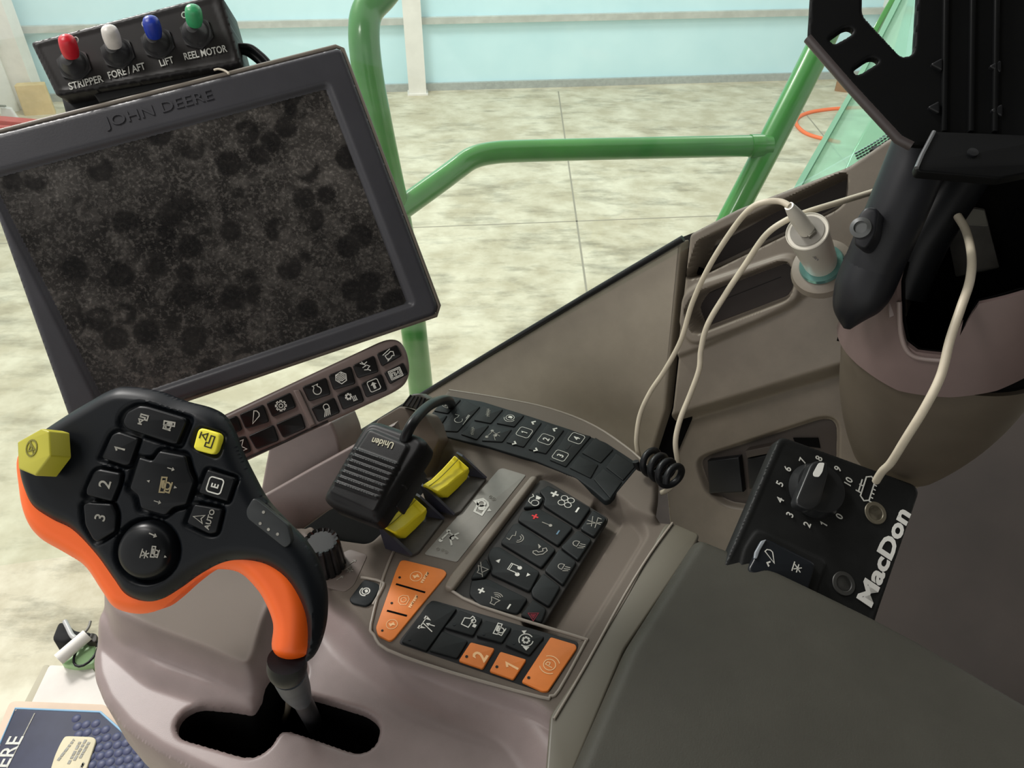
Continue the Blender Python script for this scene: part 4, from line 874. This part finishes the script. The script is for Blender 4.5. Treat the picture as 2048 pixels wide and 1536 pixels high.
# orange trapezoid panel
op = slab('orange_panel', C, [z5(*q) for q in ((322, 142), (355, 134), (715, 222), (742, 250), (735, 275), (265, 850), (225, 872), (115, 815), (98, 750), (285, 220))], -.001, .0016, okey, con, bevel=.0006, r=.002)
for a, b_ in (((282, 355), (548, 432)), ((200, 597), (382, 645))): put('groove', *ribbon(C, [C.uv(*z5(*a), .0017), C.uv(*z5(*b_), .0017)], .0016, .0017), void, op, smooth=False)
for c_ in ((315, 295), (243, 528), (157, 778)): icon('indicator_dot', C, z5(*c_), kk, 3, 'dot', inkk, op, .0018)
for c_, g_ in (((465, 285), 'ring'), ((352, 500), 'engine'), ((245, 722), 'ring')): icon('symbol', C, z5(*c_), (.3, -.95), 13, g_, inkp, op, .0018, lw=.0005)
dashes('worn_print', C, [(z5(516, 345), z5(568, 258)), (z5(405, 570), z5(470, 470))], .0018, .0022, inkp, op, 5, 9)
# black and orange keys of the front row
bbase = slab('front_keypad', C, [z5(*q) for q in ((600, 505), (640, 505), (1940, 880), (1945, 930), (1680, 1340), (1620, 1345), (310, 900), (320, 860))], -.003, .0002, blk, con, bevel=.0005, r=.003)
FK = [([(565, 535), (620, 514), (838, 575), (560, 962), (330, 882)], keym, ('rake', (565, 725), 18), (405, 858)), ([(862, 592), (1072, 668), (985, 822), (724, 748)], keym, ('machine', (955, 700), 16), (812, 722)),
 ([(1095, 684), (1336, 750), (1250, 888), (1010, 822)], keym, ('header', (1225, 770), 15), (1080, 810)), ([(1352, 768), (1636, 832), (1500, 1002), (1276, 904)], keym, ('around', (1465, 865), 18), (1355, 893)),
 ([(702, 782), (938, 870), (840, 1028), (584, 958)], keym, None, None), ([(962, 882), (1182, 940), (1072, 1125), (852, 1050)], okey, None, (925, 1015)), ([(1232, 967), (1470, 1040), (1352, 1222), (1132, 1145)], okey, None, (1200, 1108)),
 ([(1690, 835), (1915, 902), (1930, 935), (1665, 1328), (1615, 1330), (1425, 1242)], okey, ('park', (1680, 1090), 20), (1490, 1207))]
fk = []
for poly, mm, ic, dot in FK:
    k = slab('key', C, [z5(*q) for q in poly], -.001, .0022, mm, bbase, bevel=.0007, r=.0015); fk.append(k)
    if mm is okey: k['label'] = 'orange key'
    if ic: icon('symbol', C, z5(*ic[1]), kk, ic[2], ic[0], inkp if mm is okey else ink, k, .0024, lw=.0007)
    if dot: icon('indicator_dot', C, z5(*dot), kk, 3.6, 'dot', inkk if mm is okey else rubber, k, .0024)
letter('numeral', C, '2', z5(1047, 1012), kk, .0105, inkp, fk[5], .0024, bold=.02)
letter('numeral', C, '1', z5(1335, 1105), kk, .0105, inkp, fk[6], .0024, bold=.02)

# yellow lever sockets
def z2(x, y): return (600+x/2.363, 760+y/2.363)
blueblk = mat('blue_black_plastic', (44, 44, 56), .35, .5, var=.08)
def socket(dx, dy, label):
    o = thing('lever_switch', label, 'switch', tuple(C.px(*z2(530+dx, 740+dy))))
    f = lambda l: [z2(x+dx, y+dy) for x, y in l]
    slab('base_tray', C, f([(450, 700), (600, 560), (682, 655), (560, 812), (520, 828), (420, 795)]), -.004, .003, mat('dusty_tray', (66, 62, 58), .6, var=.2, vscale=60), o, bevel=.001, r=.002)
    # two triangular cheeks standing on the tray
    def cheek(a, b, c, d):
        A, B = C.px(*z2(a[0]+dx, a[1]+dy), .003), C.px(*z2(b[0]+dx, b[1]+dy), .003); T_ = C.px(*z2(c[0]+dx, c[1]+dy), d)
        t = unit(np.cross(B-A, T_-A))*.0016; vs = []
        m1 = T_*.8+A*.2; m2 = T_*.8+B*.2+np.array([0, 0, .002])
        for s_ in (-1, 1): vs += [A+t*s_, B+t*s_, m2+t*s_, T_+t*s_, m1+t*s_]
        put('cheek', vs, [(0, 1, 2, 3, 4), (5, 6, 7, 8, 9)] + [(i, (i+1) % 5, (i+1) % 5+5, i+5) for i in range(5)], blueblk, o, smooth=False)
    cheek((408, 792), (530, 826), (372, 684), .024)
    cheek((598, 640), (682, 655), (540, 534), .024)
    # curved yellow lever
    lo = [(378, 686), (420, 660), (470, 612), (512, 566), (530, 545)]; hi = [(452, 722), (500, 690), (545, 650), (580, 625), (600, 610)]; low = [(470, 745), (500, 750), (545, 708), (590, 660), (602, 618)]
    vs = []; n = len(lo)
    for a, z_ in ((lo, .026), (hi, .020), (low, .008)):
        for i, q in enumerate(a): vs.append(C.px(*z2(q[0]+dx, q[1]+dy), z_ - .004*math.sin(math.pi*i/(n-1))))
    for i in range(n): vs.append(vs[i]-np.array([0, 0, .016]))
    fs = []
    for r_ in range(2):
        for i in range(n-1): fs.append((r_*n+i, r_*n+i+1, (r_+1)*n+i+1, (r_+1)*n+i))
    for i in range(n-1): fs += [(i, 3*n+i, 3*n+i+1, i+1), (2*n+i, 2*n+i+1, 3*n+i+1, 3*n+i)]
    fs += [(0, n, 2*n, 3*n), (n-1, 2*n-1, 3*n-1, 4*n-1)]
    lv = put('yellow_lever', vs, fs, yel, o, angle=30)
    md = lv.modifiers.new('b', 'BEVEL'); md.width = .0012; md.segments = 3
    S_ = C.shift(.0225); put('lever_groove', *tube_geo(crom([C.px(*z2(x+dx, y+dy), z_) for x, y, z_ in ((410, 694, .0245), (452, 662, .0228), (500, 616, .0222), (548, 566, .0245))], 4), .0005, 6), mat('dark_yellow', (140, 130, 20), .6), lv)
    return o
socket(0, 0, 'yellow lever switch in black cheeks, nearer the orange panel')
socket(200, -192, 'yellow lever switch in black cheeks, farther one beside the curved keypad')

# ---------------------------------------------------------------- microphone
MC = Plane(P(755, 940, .62), [-.25, -.35, .9])
mc = thing('hand_microphone', 'black handheld radio microphone lying face up beside the yellow levers', 'microphone', tuple(MC.px(760, 1000, -.03)))
def z6(x, y): return (520+x/3.49, 800+y/3.49)
relief('body', MC, [z6(*q) for q in ((432, 680), (440, 645), (700, 195), (745, 150), (805, 135), (1110, 240), (1160, 285), (1140, 350), (820, 830), (780, 850), (480, 735))], mat('mic_black', (20, 20, 21), .4, .22, var=.15, vscale=40, bump=.3, bscale=1800, bdist=.0002), mc, cell=.0011, edge=.006, skirt=.014, rc=.006,
  layers=[([z6(*q) for q in ((478, 655), (770, 205), (1045, 320), (800, 800))], .002, .003, 0, .004)] + [([z6(640-k*23, 330+k*38), z6(965-k*23, 448+k*38), z6(958-k*23, 462+k*38), z6(633-k*23, 345+k*38)], .0016, .0016, .002, .0003) for k in range(7)])
text('lettering', MC, 'Uniden', z6(940, 298), z6(790, 262), mat('gold_print', (190, 186, 160), .5), mc, .0024, h=.0058, bold=.02)
slab('rear_shell', MC, [z6(*q) for q in ((540, 740), (780, 260), (1120, 330), (1070, 470), (800, 850), (760, 850))], -.034, -.012, mat('mic_black', (20, 20, 21)), mc, bevel=.004, r=.008, at=-.02)
slab('talk_button', MC, [z6(*q) for q in ((1080, 460), (1130, 470), (960, 760), (930, 740))], -.028, -.012, blk, mc, bevel=.002, r=.002, at=-.014)
tag(tube('microphone_cord', ptd([(806, 900, .635), (812, 872, .63), (828, 842, .635), (850, 818, .66), (872, 804, .69), (896, 800, .73), (905, 815, .82)]), .0045, blk, n=14), 'thick black cord curving from the microphone to behind the curved keypad', 'cord')
tube('strain_relief', ptd([(795, 915, .63), (806, 890, .632)]), .0064, blk, mc, sm=0)
kn = thing('ridged_clip', 'dark ridged clip standing on a brown block behind the microphone', 'clip', tuple(P(800, 850, .72)))
KC = Plane(P(800, 850, .74), [-.3, -.7, .6])
slab('block', KC, [(756, 838), (800, 812), (850, 830), (880, 880), (840, 960), (700, 930)], -.03, 0, brown, kn, bevel=.002, r=.003)
slab('ridged_top', KC, [(800, 812), (822, 788), (838, 786), (858, 798), (835, 824), (828, 818)], -.01, .006, mat('dark_olive_clip', (58, 54, 46), .5), kn, bevel=.002, r=.002)
for k in range(5): tube('ridge', [KC.px(806+k*9, 811+k*2, .006), KC.px(822+k*7, 790+k*1.5, .006)], .0009, blk, kn, sm=0, n=6)
# front tray under the microphone
struct(slab('trim_9', Plane([0, .5, 2.42], [0, 0, 1]), [(540, 1130), (594, 1060), (657, 1010), (800, 900), (930, 880), (900, 980), (740, 1130)], -.02, 0, mat('dark_void_plastic', (10, 9, 9), .8, .1), bevel=0))
struct(slab('trim_10', Plane(P(600, 1010, .68), [-.1, -.9, .45]), [(505, 1004), (527, 992), (615, 942), (703, 894), (790, 848), (800, 900), (760, 975), (657, 1022), (594, 1068), (540, 1110), (500, 1080)], -.012, 0, mauve, bevel=.002))

# ---------------------------------------------------------------- joystick
J = Plane(P(330, 1000, .42), [-.05, -.72, .70])
j = thing('joystick', 'black and orange multifunction joystick grip with numbered buttons', 'joystick', tuple(C.px(620, 1440, -.05)))
body = [(24, 905), (60, 868), (115, 830), (165, 800), (205, 778), (240, 770), (300, 778), (350, 797), (405, 812), (436, 832), (456, 868), (470, 905), (492, 950), (520, 1000), (560, 1044), (598, 1084), (624, 1126), (640, 1180), (641, 1240), (630, 1290), (614, 1322), (602, 1328), (607, 1290), (604, 1240), (588, 1196), (562, 1158), (528, 1134), (490, 1124), (450, 1124), (412, 1136), (376, 1156), (340, 1182), (304, 1204), (270, 1206), (236, 1192), (212, 1160), (176, 1110), (130, 1062), (88, 1040), (50, 1014), (32, 980), (22, 940)]
shell = [(20, 903), (100, 880), (400, 870), (500, 1050), (585, 1130), (612, 1200), (612, 1280), (600, 1318), (572, 1332), (544, 1324), (532, 1300), (535, 1255), (520, 1212), (500, 1180), (468, 1150), (432, 1142), (402, 1148), (366, 1174), (330, 1206), (300, 1226), (258, 1233), (212, 1220), (186, 1186), (152, 1136), (110, 1108), (60, 1078), (32, 1040), (18, 980)]
relief('orange_shell', J, shell, orange, j, cell=.0010, edge=.010, skirt=.012, at=-.007, smoothed=True)
def bend(pts): return -.0*pts[:, 0]
wells = []
def zj(x, y): return (160+x/3.746, 780+y/3.746)
JB = {'rocker_button': [(318, 235), (350, 165), (440, 118), (500, 122), (785, 208), (795, 235), (725, 405), (690, 405), (420, 315), (335, 285)],
 'number_button': [(155, 508), (238, 332), (290, 312), (440, 362), (372, 555), (335, 568)],
 'number_button.b': [(42, 745), (98, 615), (140, 592), (305, 622), (292, 700), (235, 838), (45, 790)],
 'number_button.c': [(20, 862), (50, 840), (235, 852), (270, 930), (262, 1055), (125, 1138), (92, 1120), (34, 1012)],
 'hat_switch': [(440, 502), (540, 532), (592, 455), (790, 492), (818, 610), (852, 682), (795, 856), (692, 880), (632, 942), (452, 888), (432, 792), (368, 740)],
 'square_button': [(952, 592), (1162, 660), (1102, 838), (882, 770)], 'square_button.b': [(852, 852), (1065, 892), (1022, 1068), (965, 1080), (795, 1000)]}
def grow(poly, k):
    c = np.mean(poly, 0); return [tuple(c + (np.array(q)-c)*k) for q in poly]
relief('grip_body', J, body, jblk, j, cell=.0010, edge=.0085, skirt=.006, at=0, smoothed=True,
  layers=[([zj(*q) for q in grow(p, 1.2 if k != 'hat_switch' else 1.13)], -.0030, .0022, 0, .003) for k, p in JB.items()] + [([zj(500+245*math.cos(a), 1205+245*math.sin(a)) for a in np.linspace(0, 2*math.pi, 25)[:-1]], -.0045, .003, 0, 0), ([zj(*q) for q in ((820, 420), (870, 262), (1080, 330), (1040, 520))], -.0022, .002, 0, .004)])
jr = (.30, -.95)
for k, p in JB.items():
    o = slab(k.split('.')[0], J, [zj(*q) for q in p], -.005, .0018 if k != 'hat_switch' else .0028, jkey, j, bevel=.0012, r=.0016)
    zt = .0020 if k != 'hat_switch' else .0030
    if k == 'number_button': letter('numeral', J, '1', zj(298, 442), jr, .0060, inkd, o, zt)
    if k == 'number_button.b': letter('numeral', J, '2', zj(185, 705), jr, .0066, inkd, o, zt)
    if k == 'number_button.c': letter('numeral', J, '3', zj(150, 955), jr, .0060, inkd, o, zt)
    if k == 'square_button':
        icon('symbol', J, zj(1012, 715), jr, 17, 'frame', ink, o, zt, lw=.0007); letter('lettering', J, 'E', zj(1010, 717), jr, .0040, ink, o, zt, bold=.02)
    if k == 'square_button.b':
        icon('symbol', J, zj(893, 960), jr, 14, 'navarrow', inkd, o, zt, lw=.0006); letter('lettering', J, 'AUTO', zj(970, 970), jr, .0028, inkd, o, zt, bold=.02)
    if k == 'rocker_button':
        icon('symbol', J, zj(480, 222), jr, 13, 'turn', inkd, o, zt, lw=.0008); icon('symbol', J, zj(665, 265), (.95, .3), 14, 'header', inkd, o, zt, lw=.0008)
    if k == 'hat_switch':
        icon('symbol', J, zj(640, 715), jr, 20, 'header', mat('worn_gold_ink', (130, 118, 86), .6), o, zt, lw=.0008)
        for c_, s_ in (((680, 590), 9), ((580, 838), 9)): icon('symbol', J, zj(*c_), (.95, .3), s_, 'arrowr', inkd, o, zt)
        for c_, r_ in (((512, 682), (.3, -.95)), ((715, 730), (-.3, .95))): icon('symbol', J, zj(*c_), r_, 7, 'tri', inkd, o, zt)
yb = slab('yellow_button', J, [zj(*q) for q in ((852, 412), (882, 300), (910, 284), (1030, 320), (1050, 350), (1022, 460), (992, 485), (868, 452), (848, 430))], -.003, .0022, mat('lemon_plastic', (232, 222, 60), .4), j, bevel=.001, r=.002)
icon('symbol', J, zj(945, 385), (.95, .3), 19, 'turn', inkk, yb, .0024, lw=.0006)
tp = J.px(*zj(500, 1200))
rb = .0148
lathe('thumb_ball', tp - J.n*.004, J.n, [(.0165, 0), (.0162, .002), (rb, .0055), (rb*.93, .0078), (rb*.75, .0094), (rb*.4, .0104), (.0002, .0107)], jkey, j, n=56)
Jb = J
for g_, c_, r_, s_ in (('star', (490, 1232), jr, 12), ('header', (560, 1215), jr, 14), ('arrowr', (545, 1085), (.9, .4), 10), ('tri', (640, 1250), (-.3, .95), 6)):
    icon('symbol', J, zj(*c_), r_, s_, g_, inkd, j, .0068 if s_ > 11 else .0060, lw=.0006)
YP = [(34, 884), (82, 857), (97, 862), (100, 912), (70, 952), (36, 938)]
JY = Plane(J.px(62, 902, .013), J.n + np.array([-.45, -.05, .12])); ypb = slab('yellow_block', JY, YP, -.012, 0, jyel, j, bevel=.0010, r=.0008)
icon('symbol', JY, (63, 896), jr, 20, 'noway', mat('olive_ink', (110, 106, 30), .6), ypb, .0002, lw=.0009)
slab('side_pad', J, [zj(*q) for q in ((1292, 812), (1320, 818), (1560, 1012), (1588, 1140), (1535, 1188), (1250, 962), (1240, 900))], -.004, .0006, mat('side_pad_black', (32, 36, 38), .45), j, bevel=.0008, r=.002)
for c_ in ((1375, 915), (1350, 1000), (1412, 1045), (1480, 1080)): icon('symbol', J, zj(*c_), jr, 4, 'dot', inkd, j, .0008)
# neck and shaft
n0 = J.px(574, 1318, -.012)
tube('neck_ring', [n0, J.px(574, 1334, -.016), J.px(576, 1344, -.020)], .0098, jblk, j, n=28, sm=4, rad=[.0104, .0108, .0098])
tube('shaft_boot', [J.px(577, 1344, -.020), P(590, 1376, .475), P(602, 1398, .50)], .009, mat('grey_rubber_boot', (70, 74, 80), .5, .3, var=.15, vscale=80), j, n=24, rad=[.0096, .0092, .0068], sm=5)
tube('shaft', [P(600, 1392, .50), P(625, 1440, .58), P(650, 1490, .68)], .0065, mat('dark_shaft', (44, 44, 46), .5), j, n=16)
tube('wire_loop', ptd([(578, 1395, .53), (574, 1425, .58), (560, 1452, .62), (530, 1490, .66)]), .0022, mat('tan_wire', (88, 80, 66), .6), j, n=8)

# ---------------------------------------------------------------- armrest pad and trim
AP = Plane([0, .3, 2.545], [0, .02, 1])
tr = slab('armrest_trim', C, [(1322, 1060), (1332, 1046), (1350, 1046), (1400, 1068), (1390, 1090), (1248, 1300), (1140, 1560), (1090, 1560), (1100, 1430), (1168, 1330), (1255, 1190)], -.01, .006, mat('olive_taupe_trim', (96, 92, 81), .4, .5), con, bevel=.002, r=.004, at=.006)
tube('trim_highlight_edge', [C.px(x, y, .0068) for x, y in ((1345, 1046), (1300, 1108), (1248, 1192), (1172, 1330), (1108, 1438))], .0011, rimm, con, sm=3)
pad = relief('armrest_pad', AP, [(1388, 1074), (1402, 1068), (1530, 1120), (1640, 1172), (1756, 1228), (1840, 1272), (1950, 1336), (2060, 1400), (2300, 1540), (2200, 1900), (1000, 1900), (1140, 1540), (1250, 1290)], padm, cell=.0022, edge=.010, skirt=.04, rc=.008)
tag(pad, 'dark olive-grey textured armrest pad filling the lower right corner', 'armrest')
print('pad depth', AP.depth(1560, 1150), 'C', C.depth(1050, 880), C.depth(600, 1400))

# ---------------------------------------------------------------- header control box
B = Plane(P(1650, 1050, .60), [.15, -.5, .85])
cb_ = thing('control_box', 'black control box with rotary dial and rocker switch beside the armrest', 'control box', tuple(B.px(1650, 1100, -.03)))
def zm(x, y): return (1380+x/3.066, 840+y/3.066)
relief('housing', B, [zm(*q) for q in ((545, 115), (580, 105), (1380, 396), (1408, 440), (1150, 1190), (1060, 1500), (70, 1240), (262, 780))], mat('matte_black_face', (29, 30, 30), .5, .2, var=.25, vscale=24), cb_, cell=.0013, edge=.0015, skirt=.012, rc=.004,
  layers=[([zm(*q) for q in ((575, 135), (1375, 425), (1120, 1180), (1000, 1450), (60, 1150), (300, 770))], -.0005, .0015, 0, .004), ([zm(*q) for q in ((400, 680), (440, 682), (840, 870), (700, 1250), (270, 1060), (330, 790))], .0015, .0015, 0, .006)],
  holes=[[zm(1138+30*math.cos(a), 570+30*math.sin(a)) for a in np.linspace(0, 2*math.pi, 17)[:-1]], [zm(943+26*math.cos(a), 1003+26*math.sin(a)) for a in np.linspace(0, 2*math.pi, 17)[:-1]]])
for cx, cy, mm in ((1138, 570, mat('tan_washer', (104, 98, 84), .4, metal=.3)), (943, 1003, mat('dark_washer', (54, 54, 52), .5))):
    lathe('washer', B.px(*zm(cx, cy)), B.n, [(.0058, 0), (.0092, 0), (.0088, .0006), (.0062, .0006), (.0058, 0)], mm, cb_)
kc = B.px(*zm(765, 430), .004)
kn_ = lathe('dial', B.px(*zm(770, 435)), B.n, [(.001, 0), (.0225, 0), (.0222, .0015), (.0195, .009), (.018, .0095), (.001, .0095)], mat('dial_black', (38, 39, 40), .3, .3), cb_, n=56)
slab('pointer_grip', B, [zm(*q) for q in ((745, 262), (790, 245), (850, 258), (858, 300), (800, 520), (745, 560), (660, 530), (650, 490))], .009, .018, mat('dial_black', (38, 39, 40)), kn_, bevel=.002, r=.005)
slab('white_mark', B, [zm(*q) for q in ((790, 262), (825, 262), (812, 318), (790, 350), (758, 346), (755, 325))], .018, .0184, mat('bright_white_paint', (235, 235, 230), .5), kn_, bevel=0, r=.0015)
for s, c_, wd in (('0', (915, 590), 26), ('1', (820, 638), 16), ('2', (718, 640), 28), ('3', (612, 580), 28), ('4', (552, 490), 28), ('5', (550, 390), 28), ('6', (598, 298), 28), ('7', (690, 248), 28), ('8', (790, 235), 28), ('9', (905, 298), 28), ('10', (972, 375), 50)):
    letter('numeral', B, s, zm(*c_), (.36, -.93), .0058, ink, cb_, .0003)
text('lettering', B, 'MacDon', zm(1108, 1150), zm(1352, 575), mat('bright_white_paint', (235, 235, 230)), cb_, .0003, h=.0122, bold=.035)
icon('symbol', B, zm(1090, 420), (.30, -.95), 28, 'belt', ink, cb_, .0003, lw=.0010)
rk = slab('rocker_switch', B, [zm(*q) for q in ((395, 850), (440, 735), (480, 728), (765, 870), (770, 905), (720, 1080), (350, 930))], 0, .006, mat('rocker_black', (26, 29, 33), .3, .3), cb_, bevel=.002, r=.005)
slab('rocker_end', B, [zm(*q) for q in ((400, 810), (440, 740), (470, 732), (430, 800), (412, 850), (395, 850))], .005, .0068, mat('pale_rocker_edge', (140, 146, 152), .35), rk, bevel=.0005, r=.001)
icon('symbol', B, zm(492, 830), (.3, -.95), 13, 'wedge', ink, rk, .0062, lw=.0007); icon('symbol', B, zm(660, 910), (.3, -.95), 12, 'star', ink, rk, .0062, lw=.0007); icon('symbol', B, zm(478, 878), (.3, -.95), 9, 'chev', ink, rk, .0062)

# ---------------------------------------------------------------- cab floor, roof and back
darkfl = mat('cab_floor_mat', (62, 56, 52), .9, .2, rgb2=(46, 42, 40), vscale=7)
struct(slab('trim_11', Plane([0, .3, 2.02], [0, 0, 1]), [(1100, 900), (2600, 500), (2600, 2400), (1100, 2400)], -.02, 0, darkfl, bevel=0))
struct(slab('trim_12', Plane(P(1990, 1100, .85), [-.6, -.4, .6]), [(1700, 900), (2300, 700), (2300, 1800), (1760, 1500)], -.02, 0, mat('shaded_seat_base', (56, 49, 45), .8, rgb2=(42, 37, 34), vscale=4), bevel=.002))  # seat base brown darkened to stand in for shadow
roofm = mat('cab_headliner', (110, 106, 98), .9, .2)
def wb(name, lo, hi, m):
    (x0, y0, z0), (x1, y1, z1) = lo, hi
    return struct(put(name, [(x0, y0, z0), (x1, y0, z0), (x1, y1, z0), (x0, y1, z0), (x0, y0, z1), (x1, y0, z1), (x1, y1, z1), (x0, y1, z1)], [(0, 1, 2, 3), (4, 5, 6, 7), (0, 1, 5, 4), (1, 2, 6, 5), (2, 3, 7, 6), (3, 0, 4, 7)], m, smooth=False))
wb('ceiling', (-.9, -.9, 3.62), (1.2, .75, 3.70), roofm)
wb('wall_left', (.95, -.9, 2.0), (1.05, .5, 3.62), mat('cab_rear_trim', (70, 66, 62), .9))

wb('trim_14', (.52, -.9, 1.9), (.95, .25, 3.05), MATS['cab_rear_trim'])  # unseen seat-back box, added to keep light off the right side

# side window
GW = Plane(PA, np.cross(PB-PA, [0, 0, 1]))
struct(slab('window_1', GW, [(1790, 262), (690, 884), (300, 1090), (-500, 1200), (-500, -400), (1900, -500)], -.004, 0, glass('clear_glass', (250, 253, 250), .015, .02), bevel=0, smooth=False))
# ---------------------------------------------------------------- clutter at lower left
Fp = Plane([0, .4, 2.20], [0, 0, 1])
def z8(x, y): return (x/4.314, 1180+y/4.314)
def low(name, pts, z0, z1, m, label=None, cat=None, parent=None, r=.004, bevel=.001, sm_=False):
    o = slab(name, Fp, [z8(*q) for q in pts], z0, z1, m, parent, bevel=bevel, r=r, smoothed=sm_)
    if label: tag(o, label, cat)
    return o
struct(slab('trim_13', Fp, [z8(*q) for q in ((300, 800), (800, 700), (1400, 1500), (1500, 1800), (0, 1800), (100, 1200))], -.03, -.012, darkfl, bevel=0, at=-.012))
low('paper_sheets', ((425, 645), (790, 660), (1000, 1010), (250, 1010)), -.012, -.006, mat('white_paper', (214, 208, 202), .7, var=.05, vscale=20), 'pale paper sheets lying above the blue manual', 'paper')
low('grey_folder', ((378, 640), (432, 648), (400, 720), (262, 1000), (190, 1000)), -.012, -.008, mat('taupe_folder', (176, 170, 150), .7), 'narrow taupe folder edge showing left of the white paper sheets', 'folder')
low('carton', ((80, 972), (125, 955), (900, 985), (1300, 1440), (1480, 1700), (-150, 1700), (-60, 1300)), -.012, .004, mat('beige_carton', (206, 184, 164), .7, var=.05), 'beige flat carton under the dark blue manual', 'carton')
bk = thing('operators_manual', 'dark blue manual with embossed dots lying at the lower left', 'book', tuple(Fp.px(100, 1480)))
low('cover', ((132, 1025), (865, 1055), (1290, 1430), (1400, 1700), (-120, 1700), (0, 1330)), .004, .020, mat('navy_cover', (46, 50, 72), .55, .3, var=.2, vscale=14), parent=bk)
tube('cover_edge', [Fp.px(*z8(x, y), .0195) for x, y in ((0, 1330), (132, 1022), (865, 1053), (1290, 1430))], .0012, mat('light_blue_edge', (130, 170, 200), .5), bk, sm=0)
dts = []
for a in range(9):
    for b2 in range(9):
        x = 660+a*84+b2*10; y = 1110+a*22+b2*70+(a % 2)*30
        if y > 1040+ (x-860)*.9 and x > 860 or 620 < x <= 880 and y > 1090 or True:
            if x < 1230 and y < 1600 and (x-860)*.88+1070 < y-20 or x < 860: 
                dts.append(lathe_geo(Fp.px(*z8(x, y), .0195), (.0, 0, 1), [(.0052, 0), (.0044, .0008), (.0024, .0015), (.0002, .0018)], 14))
put('embossed_dots', *join(dts), mat('slate_blue_dots', (58, 63, 96), .5), bk)
text('lettering', Fp, 'DEERE', z8(-60, 1760), z8(205, 1262), ink, bk, .0203, h=.0150, bold=.01)
put('cover_stripe', *ribbon(Fp, [Fp.uv(*z8(60, 1536), .0203), Fp.uv(*z8(300, 1062), .0203)], .0012, .0203), inkd, bk, smooth=False)
tt = low('paper_tag', ((555, 1262), (590, 1258), (800, 1265), (832, 1292), (740, 1560), (430, 1560), (470, 1430), (515, 1330)), .0205, .0225, mat('cream_tag', (206, 196, 166), .6, var=.06), 'cream paper tag with printed lines lying on the blue manual', 'tag')
dashes('printed_lines', Fp, [(z8(*a), z8(*b)) for a, b in (((500, 1470), (640, 1290)), ((590, 1500), (690, 1310)), ((640, 1470), (740, 1290)), ((690, 1450), (770, 1310)), ((700, 1530), (725, 1490)))], .0228, .0028, inkd, tt, 7, 6)
low('cloth_scrap', ((440, 425), (498, 278), (540, 270), (600, 300), (640, 345), (790, 358), (760, 420), (620, 420), (545, 450)), -.012, .012, mat('black_cloth', (20, 20, 22), .9), 'black cloth scrap beside the white tube at the lower left', 'cloth', bevel=.004, r=.006)
tag(put('white_tube', *tube_geo([Fp.px(*z8(505, 600), .012), Fp.px(*z8(755, 385), .018)], .0075, 16), mat('white_plastic', (220, 216, 210), .4)), 'white plastic tube leaning on the green dish', 'tube')
gj = thing('plastic_dish', 'pale green plastic piece with a dark wire ring beside the grey console edge', 'dish', tuple(Fp.px(*z8(700, 600))))
low('body', ((515, 605), (600, 540), (700, 470), (815, 450), (815, 640), (650, 662), (540, 640)), -.012, .002, mat('mint_plastic', (160, 196, 144), .5), parent=gj, r=.006)
cc = Fp.px(*z8(742, 540), .006)
tube('wire_ring', [cc+np.array([.012*math.cos(a), .018*math.sin(a), 0]) for a in np.linspace(0, 2*math.pi, 17)[:-1]], .0015, blk, gj, sm=0, closed=True, n=8)
low('dark_fastener', ((720, 400), (780, 365), (840, 380), (830, 450), (740, 450)), .002, .010, mat('dark_fastener', (52, 46, 40), .6), parent=gj, r=.004)
tag(tube('wire', [Fp.px(*z8(x, y), .016) for x, y in ((560, 270), (590, 330), (620, 390), (650, 415))], .003, mat('grey_wire', (170, 170, 170), .4), n=8), 'short light grey wire lying over the black cloth scrap', 'wire')
tag(tube('wire', [Fp.px(*z8(x, y), .018) for x, y in ((780, 270), (765, 320), (735, 360), (700, 372))], .0016, mat('dark_grey_wire', (110, 106, 100), .4), n=8), 'thin dark wire end sticking up beside the white tube', 'wire')
